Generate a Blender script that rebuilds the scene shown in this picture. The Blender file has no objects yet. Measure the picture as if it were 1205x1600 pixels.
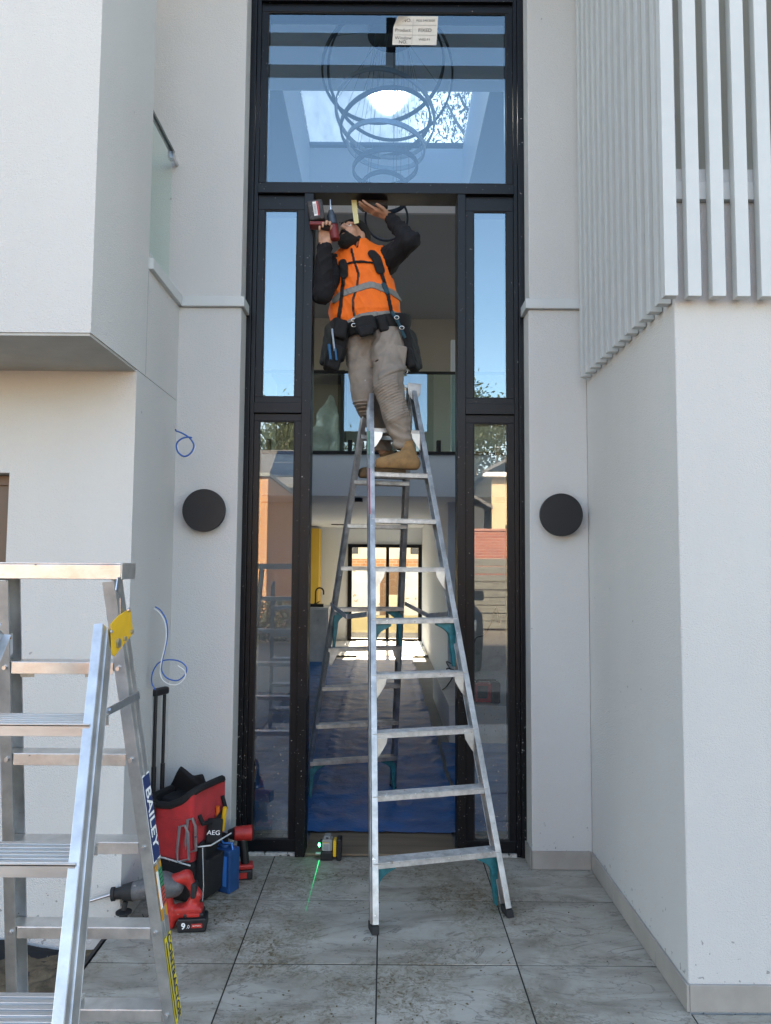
import bpy, bmesh, math, random
import numpy as np
from mathutils import Vector, Matrix, noise as mnoise

random.seed(7)
rng = np.random.default_rng(7)
R = math.radians
SC = bpy.context.scene
COL = SC.collection

# ------------------------------------------------------------------ camera, world, sun, exposure
PITCH, ROLL, EYE = R(4.04), R(0.4), 1.69
cam_d = bpy.data.cameras.new('camera')
cam = bpy.data.objects.new('camera', cam_d)
COL.objects.link(cam)
cam.matrix_world = (Matrix.Translation((0, 0, EYE)) @ Matrix.Rotation(math.pi / 2 + PITCH, 4, 'X')
                    @ Matrix.Rotation(ROLL, 4, 'Z'))
cam_d.sensor_fit = 'VERTICAL'
cam_d.sensor_height = 36.0
cam_d.lens = 36.0 * 1160 / 1600
cam_d.clip_start = 0.05
cam_d.clip_end = 600
SC.camera = cam

SUN_EL, SUN_AZ = R(32.0), R(0.0)      # sun stands behind the house, straight ahead of the camera
world = bpy.data.worlds.new('World')
SC.world = world
world.use_nodes = True
wn = world.node_tree.nodes
sky = wn.new('ShaderNodeTexSky')
sky.sky_type = 'NISHITA'
sky.sun_disc = False
sky.sun_elevation = SUN_EL
sky.sun_rotation = SUN_AZ
sky.air_density = 1.0
sky.dust_density = 0.8
sky.ozone_density = 1.0
wn['Background'].inputs['Strength'].default_value = 0.15
world.node_tree.links.new(sky.outputs[0], wn['Background'].inputs['Color'])

sun_d = bpy.data.lights.new('sun', 'SUN')
sun_d.energy = 4.5
sun_d.angle = R(0.5)
sun_d.color = (1.0, 0.90, 0.76)
sun = bpy.data.objects.new('sun', sun_d)
COL.objects.link(sun)
sdir = Vector((math.sin(SUN_AZ) * math.cos(SUN_EL), math.cos(SUN_AZ) * math.cos(SUN_EL), math.sin(SUN_EL)))
sun.rotation_euler = sdir.to_track_quat('Z', 'Y').to_euler()
sun.location = (0, 30, 25)

SC.view_settings.view_transform = 'Standard'
SC.view_settings.look = 'None'
SC.view_settings.exposure = 2.44
SC.view_settings.use_white_balance = True
SC.view_settings.white_balance_temperature = 7900
SC.view_settings.gamma = 1.0
SC.view_settings.use_curve_mapping = False
SC.render.engine = 'CYCLES'
SC.cycles.max_bounces = 10
SC.cycles.transparent_max_bounces = 24
SC.cycles.diffuse_bounces = 5
SC.cycles.glossy_bounces = 4
SC.cycles.caustics_reflective = False
SC.cycles.caustics_refractive = False
SC.cycles.sample_clamp_indirect = 6.0
SC.cycles.use_denoising = True


# ------------------------------------------------------------------ survey helper
def ray(px, py):
    u, v = (px - 602.5) / 1160, (800 - py) / 1160
    X = Vector((1, 0, 0)); U = Vector((0, -math.sin(PITCH), math.cos(PITCH))); F = Vector((0, math.cos(PITCH), math.sin(PITCH)))
    rt = math.cos(ROLL) * X + math.sin(ROLL) * U
    up = -math.sin(ROLL) * X + math.cos(ROLL) * U
    return rt * u + up * v + F


def pt(px, py, Y):
    d = ray(px, py)
    return Vector((0, 0, EYE)) + d * (Y / d.y)


# ------------------------------------------------------------------ materials
MATS = {}


def mat(name, col, rough=0.6, metal=0.0, n_scale=None, n_amt=0.15, n2=None, bump=0.0, b_scale=100, specks=None,
        stretch=None, spec=0.5, detail=4, sheen=0):
    """principled with noise-varied colour, fine relief and optional paint flecks / dirt (own-shape stains)."""
    if name in MATS:
        return MATS[name]
    m = bpy.data.materials.new(name)
    m.use_nodes = True
    nt = m.node_tree
    N, L = nt.nodes, nt.links
    b = N['Principled BSDF']
    b.inputs['Base Color'].default_value = (*col, 1)
    b.inputs['Roughness'].default_value = rough
    b.inputs['Metallic'].default_value = metal
    b.inputs['Specular IOR Level'].default_value = spec
    if sheen:
        b.inputs['Sheen Weight'].default_value = sheen
    tc = N.new('ShaderNodeTexCoord')
    src = tc.outputs['Object']
    if stretch:
        mp = N.new('ShaderNodeMapping')
        mp.inputs['Scale'].default_value = stretch
        L.new(src, mp.inputs[0])
        src = mp.outputs[0]
    last = None
    if n_scale:
        n = N.new('ShaderNodeTexNoise')
        n.inputs['Scale'].default_value = n_scale
        n.inputs['Detail'].default_value = detail
        n.inputs['Roughness'].default_value = 0.6
        L.new(src, n.inputs['Vector'])
        r = N.new('ShaderNodeValToRGB')
        c2 = n2 if n2 else tuple(max(0, c * (1 - n_amt)) for c in col)
        c1 = col if n2 else tuple(min(1, c * (1 + n_amt)) for c in col)
        r.color_ramp.elements[0].position = 0.32
        r.color_ramp.elements[1].position = 0.68
        r.color_ramp.elements[0].color = (*c2, 1)
        r.color_ramp.elements[1].color = (*c1, 1)
        L.new(n.outputs['Fac'], r.inputs[0])
        last = r.outputs[0]
        rr = N.new('ShaderNodeMapRange')
        rr.inputs['To Min'].default_value = max(0.03, rough - 0.1)
        rr.inputs['To Max'].default_value = min(1, rough + 0.1)
        L.new(n.outputs['Fac'], rr.inputs['Value'])
        L.new(rr.outputs[0], b.inputs['Roughness'])
    if specks:                       # (scale, threshold, colour)
        for sc_, th, sc_col in specks:
            v = N.new('ShaderNodeTexNoise')
            v.inputs['Scale'].default_value = sc_
            v.inputs['Detail'].default_value = 2
            L.new(tc.outputs['Object'], v.inputs['Vector'])
            gt = N.new('ShaderNodeMapRange')
            gt.inputs['From Min'].default_value = th
            gt.inputs['From Max'].default_value = th + 0.03
            L.new(v.outputs['Fac'], gt.inputs['Value'])
            mx = N.new('ShaderNodeMix')
            mx.data_type = 'RGBA'
            L.new(gt.outputs[0], mx.inputs[0])
            if last:
                L.new(last, mx.inputs[6])
            else:
                mx.inputs[6].default_value = (*col, 1)
            mx.inputs[7].default_value = (*sc_col, 1)
            last = mx.outputs[2]
    if last:
        L.new(last, b.inputs['Base Color'])
    if bump:
        n = N.new('ShaderNodeTexNoise')
        n.inputs['Scale'].default_value = b_scale
        n.inputs['Detail'].default_value = 3
        L.new(src if stretch else tc.outputs['Object'], n.inputs['Vector'])
        bp = N.new('ShaderNodeBump')
        bp.inputs['Strength'].default_value = bump
        bp.inputs['Distance'].default_value = 0.004
        L.new(n.outputs['Fac'], bp.inputs['Height'])
        L.new(bp.outputs[0], b.inputs['Normal'])
    MATS[name] = m
    return m


def render_mat(name, col):
    """sprayed acrylic render: grainy relief, faint streaks and scuffs"""
    m = bpy.data.materials.new(name)
    m.use_nodes = True
    N, L = m.node_tree.nodes, m.node_tree.links
    b = N['Principled BSDF']
    b.inputs['Roughness'].default_value = 0.88
    b.inputs['Specular IOR Level'].default_value = 0.25
    tc = N.new('ShaderNodeTexCoord')
    big = N.new('ShaderNodeTexNoise'); big.inputs['Scale'].default_value = 1.3; big.inputs['Detail'].default_value = 5
    L.new(tc.outputs['Object'], big.inputs['Vector'])
    mp = N.new('ShaderNodeMapping'); mp.inputs['Scale'].default_value = (3, 3, 0.5)
    L.new(tc.outputs['Object'], mp.inputs[0])
    st = N.new('ShaderNodeTexNoise'); st.inputs['Scale'].default_value = 1.0; st.inputs['Detail'].default_value = 4
    L.new(mp.outputs[0], st.inputs['Vector'])
    ad = N.new('ShaderNodeMath'); ad.operation = 'ADD'
    L.new(big.outputs['Fac'], ad.inputs[0]); L.new(st.outputs['Fac'], ad.inputs[1])
    r = N.new('ShaderNodeMapRange'); r.inputs['From Min'].default_value = 0.7; r.inputs['From Max'].default_value = 1.3
    r.inputs['To Min'].default_value = 0.965; r.inputs['To Max'].default_value = 1.015
    L.new(ad.outputs[0], r.inputs['Value'])
    # dark scuff dots
    sp = N.new('ShaderNodeTexNoise'); sp.inputs['Scale'].default_value = 22; sp.inputs['Detail'].default_value = 1
    L.new(tc.outputs['Object'], sp.inputs['Vector'])
    sr = N.new('ShaderNodeMapRange'); sr.inputs['From Min'].default_value = 0.80; sr.inputs['From Max'].default_value = 0.83
    sr.inputs['To Min'].default_value = 1.0; sr.inputs['To Max'].default_value = 0.6
    L.new(sp.outputs['Fac'], sr.inputs['Value'])
    s2 = N.new('ShaderNodeTexNoise'); s2.inputs['Scale'].default_value = 38; s2.inputs['Detail'].default_value = 2
    L.new(tc.outputs['Object'], s2.inputs['Vector'])
    zz = N.new('ShaderNodeSeparateXYZ'); L.new(tc.outputs['Object'], zz.inputs[0])
    zr = N.new('ShaderNodeMapRange'); zr.inputs['From Min'].default_value = .10; zr.inputs['From Max'].default_value = .45
    zr.inputs['To Min'].default_value = .665; zr.inputs['To Max'].default_value = .84
    L.new(zz.outputs['Z'], zr.inputs['Value'])
    gt = N.new('ShaderNodeMath'); gt.operation = 'GREATER_THAN'; L.new(s2.outputs['Fac'], gt.inputs[0]); L.new(zr.outputs[0], gt.inputs[1])
    g1 = N.new('ShaderNodeMath'); g1.operation = 'MULTIPLY'; g1.inputs[1].default_value = -.45; L.new(gt.outputs[0], g1.inputs[0])
    g2 = N.new('ShaderNodeMath'); g2.inputs[1].default_value = 1.0; L.new(g1.outputs[0], g2.inputs[0])
    m0 = N.new('ShaderNodeMath'); m0.operation = 'MULTIPLY'; L.new(r.outputs[0], m0.inputs[0]); L.new(g2.outputs[0], m0.inputs[1])
    mu = N.new('ShaderNodeMath'); mu.operation = 'MULTIPLY'
    L.new(m0.outputs[0], mu.inputs[0]); L.new(sr.outputs[0], mu.inputs[1])
    vs = N.new('ShaderNodeVectorMath'); vs.operation = 'SCALE'
    vs.inputs[0].default_value = col
    L.new(mu.outputs[0], vs.inputs['Scale'])
    L.new(vs.outputs[0], b.inputs['Base Color'])
    fine = N.new('ShaderNodeTexVoronoi'); fine.inputs['Scale'].default_value = 230
    L.new(tc.outputs['Object'], fine.inputs['Vector'])
    f2 = N.new('ShaderNodeTexNoise'); f2.inputs['Scale'].default_value = 90; f2.inputs['Detail'].default_value = 6
    L.new(tc.outputs['Object'], f2.inputs['Vector'])
    a2 = N.new('ShaderNodeMath'); a2.operation = 'ADD'
    L.new(fine.outputs['Distance'], a2.inputs[0]); L.new(f2.outputs['Fac'], a2.inputs[1])
    bp = N.new('ShaderNodeBump'); bp.inputs['Strength'].default_value = 0.55; bp.inputs['Distance'].default_value = 0.004
    L.new(a2.outputs[0], bp.inputs['Height'])
    L.new(bp.outputs[0], b.inputs['Normal'])
    MATS[name] = m
    return m


def glass_mat(name, refl, tint=(1, 1, 1), rough=0.0, dirt=0.0, wave=0.0, gl=(1, 1, 1)):
    """pane: reflection over transparency, with dried splashes of dust"""
    m = bpy.data.materials.new(name)
    m.use_nodes = True
    N, L = m.node_tree.nodes, m.node_tree.links
    N.remove(N['Principled BSDF'])
    out = N['Material Output']
    tr = N.new('ShaderNodeBsdfTransparent'); tr.inputs[0].default_value = (*tint, 1)
    g = N.new('ShaderNodeBsdfGlossy'); g.inputs['Roughness'].default_value = rough
    g.inputs['Color'].default_value = (*gl, 1)
    fr = N.new('ShaderNodeFresnel'); fr.inputs[0].default_value = 1.5
    ad = N.new('ShaderNodeMath'); ad.operation = 'ADD'; ad.inputs[1].default_value = refl; ad.use_clamp = True
    L.new(fr.outputs[0], ad.inputs[0])
    ge = N.new('ShaderNodeNewGeometry')        # the inner face of the pane only transmits
    bf = N.new('ShaderNodeMath'); bf.operation = 'SUBTRACT'; bf.inputs[0].default_value = 1.0
    L.new(ge.outputs['Backfacing'], bf.inputs[1])
    mf = N.new('ShaderNodeMath'); mf.operation = 'MULTIPLY'
    L.new(ad.outputs[0], mf.inputs[0]); L.new(bf.outputs[0], mf.inputs[1])
    mx = N.new('ShaderNodeMixShader')
    L.new(mf.outputs[0], mx.inputs[0]); L.new(tr.outputs[0], mx.inputs[1]); L.new(g.outputs[0], mx.inputs[2])
    last = mx.outputs[0]
    tc = N.new('ShaderNodeTexCoord')
    if wave:
        n = N.new('ShaderNodeTexNoise'); n.inputs['Scale'].default_value = 1.6; n.inputs['Detail'].default_value = 1
        L.new(tc.outputs['Object'], n.inputs['Vector'])
        bp = N.new('ShaderNodeBump'); bp.inputs['Strength'].default_value = wave; bp.inputs['Distance'].default_value = 0.01
        L.new(n.outputs['Fac'], bp.inputs['Height']); L.new(bp.outputs[0], g.inputs['Normal'])
    if dirt:
        df = N.new('ShaderNodeBsdfDiffuse'); df.inputs[0].default_value = (0.55, 0.54, 0.5, 1)
        n1 = N.new('ShaderNodeTexNoise'); n1.inputs['Scale'].default_value = 75; n1.inputs['Detail'].default_value = 1.5
        L.new(tc.outputs['Object'], n1.inputs['Vector'])
        r1 = N.new('ShaderNodeMapRange'); r1.inputs['From Min'].default_value = 0.69; r1.inputs['From Max'].default_value = 0.75
        L.new(n1.outputs['Fac'], r1.inputs['Value'])
        n2 = N.new('ShaderNodeTexNoise'); n2.inputs['Scale'].default_value = 3; n2.inputs['Detail'].default_value = 6
        L.new(tc.outputs['Object'], n2.inputs['Vector'])
        r2 = N.new('ShaderNodeMapRange'); r2.inputs['From Min'].default_value = 0.45; r2.inputs['From Max'].default_value = 0.8
        r2.inputs['To Max'].default_value = 0.35
        L.new(n2.outputs['Fac'], r2.inputs['Value'])
        a = N.new('ShaderNodeMath'); a.operation = 'MAXIMUM'
        L.new(r1.outputs[0], a.inputs[0]); L.new(r2.outputs[0], a.inputs[1])
        # splashes thin out with height above the ground
        sp = N.new('ShaderNodeSeparateXYZ'); L.new(tc.outputs['Object'], sp.inputs[0])
        rh = N.new('ShaderNodeMapRange'); rh.inputs['From Min'].default_value = 0.1; rh.inputs['From Max'].default_value = 1.5
        rh.inputs['To Min'].default_value = 1.0; rh.inputs['To Max'].default_value = 0.08
        L.new(sp.outputs['Z'], rh.inputs['Value'])
        a2 = N.new('ShaderNodeMath'); a2.operation = 'MULTIPLY'
        L.new(a.outputs[0], a2.inputs[0]); L.new(rh.outputs[0], a2.inputs[1])
        a3 = N.new('ShaderNodeMath'); a3.operation = 'MULTIPLY'; a3.inputs[1].default_value = dirt
        L.new(a2.outputs[0], a3.inputs[0])
        m2 = N.new('ShaderNodeMixShader')
        L.new(a3.outputs[0], m2.inputs[0]); L.new(last, m2.inputs[1]); L.new(df.outputs[0], m2.inputs[2])
        last = m2.outputs[0]
    L.new(last, out.inputs['Surface'])
    MATS[name] = m
    return m


def emit_mat(name, col, s):
    m = bpy.data.materials.new(name); m.use_nodes = True
    b = m.node_tree.nodes['Principled BSDF']
    b.inputs['Base Color'].default_value = (*col, 1)
    b.inputs['Emission Color'].default_value = (*col, 1)
    b.inputs['Emission Strength'].default_value = s
    MATS[name] = m
    return m


M_WALL = render_mat('wall_render', (0.575, 0.57, 0.56))
M_TRIM = mat('trim_paint', (0.53, 0.55, 0.55), 0.5, n_scale=3, n_amt=0.04, bump=0.05, b_scale=60)
M_BATTEN = mat('batten_powdercoat', (0.50, 0.52, 0.52), 0.42, n_scale=6, n_amt=0.04)
M_SOFFIT = mat('soffit_sheet', (0.42, 0.42, 0.40), 0.8, n_scale=4, n_amt=0.12)
M_FRAME = mat('frame_black', (0.0035, 0.0042, 0.0065), 0.38, spec=.28, n_scale=9, n_amt=0.25,
              specks=[(85, 0.735, (0.35, 0.34, 0.33)), (38, 0.77, (0.2, 0.2, 0.2))])
M_FRAME_DIRTY = mat('frame_black_splashed', (0.004, 0.0045, 0.006), 0.5, spec=.22, n_scale=9, n_amt=0.3,
                    specks=[(120, 0.685, (0.42, 0.41, 0.39)), (60, 0.72, (0.5, 0.49, 0.47))])
M_GASKET = mat('gasket', (0.012, 0.012, 0.013), 0.7)
M_GLASS = glass_mat('window_glass', 0.19, (0.80, 0.88, 0.90), wave=0.02, gl=(.66, .88, 1.0))
M_GLASS_TOP = glass_mat('window_glass_high', 0.12, (0.72, 0.86, 0.98), wave=0.015, gl=(.62, .86, 1.0))
M_GLASS_LOW = glass_mat('window_glass_splashed', 0.15, (0.88, 0.93, 0.92), dirt=0.75, wave=0.02)
M_GLASS_BAL = glass_mat('balustrade_glass', 0.12, (0.86, 0.95, 0.92))
M_FROST = glass_mat('frosted_balustrade', 0.0, (0.90, 0.98, 0.95))
M_INT = mat('interior_paint', (0.66, 0.71, 0.77), 0.7, n_scale=2, n_amt=0.02)
M_INT_GREY = mat('interior_taupe', (0.36, 0.35, 0.33), 0.75, n_scale=1.5, n_amt=0.04)
M_CEIL_SHADED = mat('ceiling_plaster_shaded', (0.34, 0.345, 0.35), 0.8, n_scale=2, n_amt=0.03)  # shade on the rear ceiling is put into this grey base colour
M_ALU = mat('aluminium', (0.62, 0.62, 0.62), 0.36, 0.85, n_scale=14, n_amt=0.16, stretch=(1, 1, 1), bump=0.08, b_scale=160,
            specks=[(70, 0.76, (0.16, 0.15, 0.14))])
M_ALU2 = mat('aluminium_worn', (0.42, 0.42, 0.42), 0.40, 0.85, n_scale=11, n_amt=0.35, bump=0.12, b_scale=140,
             specks=[(42, 0.72, (0.75, 0.74, 0.72)), (66, 0.735, (0.09, 0.085, 0.08))])
M_TREAD = mat('tread_aluminium', (0.52, 0.51, 0.50), 0.5, 0.6, n_scale=24, n_amt=0.25,
              specks=[(32, 0.68, (0.3, 0.26, 0.2)), (55, 0.70, (0.75, 0.74, 0.72))])
M_ZINC = mat('zinc_steel', (0.55, 0.57, 0.6), 0.3, 0.9, n_scale=20, n_amt=0.12)
M_TEAL = mat('teal_plastic', (0.012, 0.15, 0.18), 0.45, n_scale=30, n_amt=0.3, specks=[(60, 0.74, (0.4, 0.42, 0.42))])
M_RUBBER = mat('black_rubber', (0.014, 0.014, 0.015), 0.75)
M_BLACK = mat('black_plastic', (0.008, 0.008, 0.010), 0.5, n_scale=40, n_amt=0.3)
M_BLACKDISC = mat('black_satin_disc', (0.006, 0.006, 0.008), 0.55, n_scale=9, n_amt=0.1)
M_YELLOW = mat('yellow_plate', (0.72, 0.42, 0.02), 0.45, n_scale=25, n_amt=0.08)
M_RED = mat('red_plastic', (0.42, 0.022, 0.018), 0.45, n_scale=30, n_amt=0.25, specks=[(70, 0.74, (0.35, 0.3, 0.28))])
M_REDFAB = mat('red_nylon', (0.44, 0.018, 0.022), 0.8, n_scale=14, n_amt=0.2, bump=0.3, b_scale=280, sheen=0.2)
M_BLKFAB = mat('black_nylon', (0.006, 0.006, 0.007), 0.85, n_scale=20, n_amt=0.4, bump=0.3, b_scale=260,
               specks=[(55, 0.76, (0.12, 0.11, 0.1))])
M_BLUEPL = mat('blue_plastic', (0.006, 0.055, 0.17), 0.4, n_scale=25, n_amt=0.2)
M_BLUELT = mat('blue_sticker', (0.03, 0.2, 0.6), 0.4)
M_DEWALT = mat('yellow_plastic', (0.75, 0.44, 0.02), 0.45)
M_WHITE = mat('white_print', (0.8, 0.8, 0.8), 0.6)
M_INK = mat('dark_print', (0.03, 0.03, 0.035), 0.7)
M_NAVY = mat('navy_print', (0.012, 0.03, 0.12), 0.5)
M_PAPER = mat('paper', (0.66, 0.63, 0.58), 0.8, n_scale=30, n_amt=0.05)
M_SKIN = mat('skin', (0.50, 0.27, 0.18), 0.55, n_scale=35, n_amt=0.14)
M_BEARD = mat('beard', (0.012, 0.009, 0.008), 0.9, n_scale=200, n_amt=0.4, bump=1, b_scale=400)
M_BEANIE = mat('beanie_knit', (0.006, 0.006, 0.007), 0.95, n_scale=80, n_amt=0.3, bump=0.8, b_scale=300)
M_HOODIE = mat('hoodie_black', (0.0055, 0.0055, 0.008), 0.9, n_scale=25, n_amt=0.3, bump=0.3, b_scale=250)
M_VEST = mat('hivis_orange', (1.0, 0.165, 0.010), 0.72, n_scale=16, n_amt=0.10, bump=0.25, b_scale=220,
             specks=[(48, 0.76, (0.3, 0.08, 0.03))])
M_REFL = mat('reflective_tape', (0.20, 0.20, 0.185), 0.5, n_scale=60, n_amt=0.12)
M_TROU = mat('work_trousers', (0.255, 0.215, 0.18), 0.88, n_scale=9, n_amt=0.16, bump=0.3, b_scale=240,
             specks=[(30, 0.74, (0.16, 0.12, 0.09))])
M_BOOT = mat('nubuck_boot', (0.27, 0.155, 0.065), 0.85, n_scale=22, n_amt=0.22, bump=0.2, b_scale=150)
M_SOLE = mat('boot_sole', (0.065, 0.045, 0.03), 0.85, n_scale=40, n_amt=0.3)
M_GORE = mat('boot_elastic', (0.06, 0.012, 0.014), 0.9)
M_TEALSTRAP = mat('teal_webbing', (0.012, 0.06, 0.09), 0.8)
M_TAPE = mat('masking_tape', (0.66, 0.58, 0.30), 0.7)
M_CORD = mat('cable_blue', (0.012, 0.10, 0.38), 0.45)
M_CORDW = mat('cable_white', (0.75, 0.75, 0.74), 0.5)
M_CORDK = mat('cable_black', (0.02, 0.02, 0.02), 0.5)
M_CREAM = mat('cream_render', (0.62, 0.50, 0.33), 0.85, n_scale=3, n_amt=0.06)
M_MARBLE = mat('marble', (0.62, 0.62, 0.61), 0.3, n_scale=5, n_amt=0.1, n2=(0.40, 0.41, 0.42), detail=8)
M_LEDGE = mat('hearth_stone', (0.66, 0.66, 0.65), 0.4, n_scale=6, n_amt=0.08)
M_YELLOWWALL = mat('ochre_cupboard', (0.66, 0.42, 0.06), 0.6, n_scale=2, n_amt=0.05)
M_RING = mat('pendant_metal', (0.022, 0.028, 0.038), 0.5)


# ------------------------------------------------------------------ objects
def link(o, parent=None):
    COL.objects.link(o)
    if parent is not None:
        o.parent = parent
    return o


def tag(o, label=None, cat=None, group=None, kind=None):
    if label: o['label'] = label
    if cat: o['category'] = cat
    if group: o['group'] = group
    if kind: o['kind'] = kind
    return o


def thing(name, label, cat, loc=(0, 0, 0), group=None, kind=None):
    o = bpy.data.objects.new(name, None)
    o.empty_display_size = 0.1
    o.location = loc
    link(o)
    return tag(o, label, cat, group, kind)


class MB:
    def __init__(s): s.v = []; s.f = []

    def add(s, vs, fs):
        n = len(s.v)
        s.v += [tuple(v) for v in vs]
        s.f += [tuple(i + n for i in f) for f in fs]
        return s

    def box(s, x0, x1, y0, y1, z0, z1):
        vs = [(x, y, z) for z in (z0, z1) for y in (y0, y1) for x in (x0, x1)]
        return s.add(vs, [(0, 2, 3, 1), (4, 5, 7, 6), (0, 1, 5, 4), (2, 6, 7, 3), (0, 4, 6, 2), (1, 3, 7, 5)])

    def bar(s, p0, p1, u, v, wu, wv, ou=0.0, ov=0.0):
        """box swept from p0 to p1, wu wide along u and wv along v, offset ou / ov"""
        p0, p1, u, v = Vector(p0), Vector(p1), Vector(u).normalized(), Vector(v).normalized()
        vs = []
        for p in (p0, p1):
            for b in (-.5, .5):
                for a in (-.5, .5):
                    vs.append(p + u * (ou + a * wu) + v * (ov + b * wv))
        return s.add(vs, [(0, 2, 3, 1), (4, 5, 7, 6), (0, 1, 5, 4), (2, 6, 7, 3), (0, 4, 6, 2), (1, 3, 7, 5)])

    def cyl(s, p0, p1, r0, r1=None, n=16, cap=True):
        r1 = r0 if r1 is None else r1
        p0, p1 = Vector(p0), Vector(p1)
        d = (p1 - p0).normalized()
        a = d.orthogonal().normalized(); b = d.cross(a)
        vs = []
        for p, r in ((p0, r0), (p1, r1)):
            for i in range(n):
                t = 2 * math.pi * i / n
                vs.append(p + (a * math.cos(t) + b * math.sin(t)) * r)
        fs = [(i, (i + 1) % n, n + (i + 1) % n, n + i) for i in range(n)]
        if cap: fs += [tuple(range(n))[::-1], tuple(range(n, 2 * n))]
        return s.add(vs, fs)

    def tube(s, pts, r, n=8, closed=False):
        pts = [Vector(p) for p in pts]
        m = len(pts)
        rr = r if hasattr(r, '__len__') else [r] * m
        a = None
        vs = []
        for i, p in enumerate(pts):
            if closed: t = (pts[(i + 1) % m] - pts[i - 1]).normalized()
            else: t = (pts[min(i + 1, m - 1)] - pts[max(i - 1, 0)]).normalized()
            if a is None: a = t.orthogonal().normalized()
            a = (a - t * a.dot(t))
            a = a.normalized() if a.length > 1e-6 else t.orthogonal().normalized()
            b = t.cross(a)
            for k in range(n):
                q = 2 * math.pi * k / n
                vs.append(p + (a * math.cos(q) + b * math.sin(q)) * rr[i])
        fs = []
        for i in range(m if closed else m - 1):
            j = (i + 1) % m
            for k in range(n):
                fs.append((i * n + k, i * n + (k + 1) % n, j * n + (k + 1) % n, j * n + k))
        if not closed: fs += [tuple(range(n))[::-1], tuple((m - 1) * n + k for k in range(n))]
        return s.add(vs, fs)

    def prism(s, poly, o, u, v, w, t):
        """2D polygon (a,b) on axes u,v at origin o, thickness t along w"""
        o, u, v, w = Vector(o), Vector(u), Vector(v), Vector(w)
        n = len(poly)
        vs = [o + u * a + v * b for a, b in poly] + [o + u * a + v * b + w * t for a, b in poly]
        fs = [tuple(range(n))[::-1], tuple(range(n, 2 * n))] + [(i, (i + 1) % n, n + (i + 1) % n, n + i) for i in range(n)]
        return s.add(vs, fs)

    def ball(s, c, r, n=10, m=8):
        r = r if hasattr(r, '__len__') else (r, r, r)
        vs = [(c[0], c[1], c[2] - r[2])]
        for i in range(1, m):
            a = -math.pi / 2 + math.pi * i / m
            for k in range(n):
                q = 2 * math.pi * k / n
                vs.append((c[0] + r[0] * math.cos(a) * math.cos(q), c[1] + r[1] * math.cos(a) * math.sin(q), c[2] + r[2] * math.sin(a)))
        vs.append((c[0], c[1], c[2] + r[2]))
        L = len(vs) - 1
        fs = [(0, 1 + (k + 1) % n, 1 + k) for k in range(n)]
        for i in range(m - 2):
            for k in range(n):
                fs.append((1 + i * n + k, 1 + i * n + (k + 1) % n, 1 + (i + 1) * n + (k + 1) % n, 1 + (i + 1) * n + k))
        fs += [(L, 1 + (m - 2) * n + k, 1 + (m - 2) * n + (k + 1) % n) for k in range(n)]
        return s.add(vs, fs)

    def build(s, name, m, parent=None, bevel=0, smooth=False, **kw):
        me = bpy.data.meshes.new(name)
        me.from_pydata(s.v, [], s.f)
        bm = bmesh.new(); bm.from_mesh(me)
        bmesh.ops.recalc_face_normals(bm, faces=bm.faces)
        bm.to_mesh(me); bm.free()
        me.materials.append(m)
        if smooth:
            me.polygons.foreach_set('use_smooth', [True] * len(me.polygons))
        o = bpy.data.objects.new(name, me)
        if bevel:
            bv = o.modifiers.new('bevel', 'BEVEL'); bv.width = bevel; bv.segments = 2; bv.limit_method = 'ANGLE'
            bv.angle_limit = R(40)
            bv.harden_normals = False
        if smooth:
            try:
                me.set_sharp_from_angle(angle=R(42))
            except Exception:
                pass
        link(o, parent)
        if kw: tag(o, **kw)
        return o


def bx(name, m, parent, x0, x1, y0, y1, z0, z1, bevel=0, **kw):
    return MB().box(x0, x1, y0, y1, z0, z1).build(name, m, parent, bevel, **kw)


def text(string, size, m, parent, o, u, v, name='lettering', off=0.001, bold=0.0, align='CENTER', squash=1.0):
    """flat lettering on the plane (o; u right, v up)"""
    c = bpy.data.curves.new(name, 'FONT')
    c.body = string; c.size = size; c.align_x = align; c.align_y = 'CENTER'; c.offset = bold; c.resolution_u = 3
    t = bpy.data.objects.new('t', c)
    link(t)
    bpy.context.view_layer.update()
    dg = bpy.context.evaluated_depsgraph_get()
    me = bpy.data.meshes.new_from_object(t.evaluated_get(dg))
    bpy.data.objects.remove(t); bpy.data.curves.remove(c)
    u, v, o = Vector(u).normalized(), Vector(v).normalized(), Vector(o)
    w = u.cross(v)
    for vv in me.vertices:
        p = vv.co.copy()
        vv.co = o + u * p.x * squash + v * p.y + w * off
    me.name = name
    me.materials.clear(); me.materials.append(m)
    ob = bpy.data.objects.new(name, me)
    return link(ob, parent)


# ------------------------------------------------------------------ signed-distance modelling for soft shapes
def cap(P, a, b, ra, rb, sy=1.0):
    a, b = np.array(a, np.float32), np.array(b, np.float32)
    ab = b - a
    X, Y, Z = P
    t = ((X - a[0]) * ab[0] + (Y - a[1]) * ab[1] + (Z - a[2]) * ab[2]) / max(1e-9, float(ab @ ab))
    t = np.clip(t, 0, 1)
    dx, dy, dz = X - a[0] - t * ab[0], (Y - a[1] - t * ab[1]) * sy, Z - a[2] - t * ab[2]
    return np.sqrt(dx * dx + dy * dy + dz * dz) - (ra + (rb - ra) * t)


def rotm(ax, ay, az):
    return np.array((Matrix.Rotation(R(az), 3, 'Z') @ Matrix.Rotation(R(ay), 3, 'Y') @ Matrix.Rotation(R(ax), 3, 'X')))


def loc(P, c, M):
    X, Y, Z = P[0] - c[0], P[1] - c[1], P[2] - c[2]
    return tuple(M[0, i] * X + M[1, i] * Y + M[2, i] * Z for i in range(3))


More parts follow.
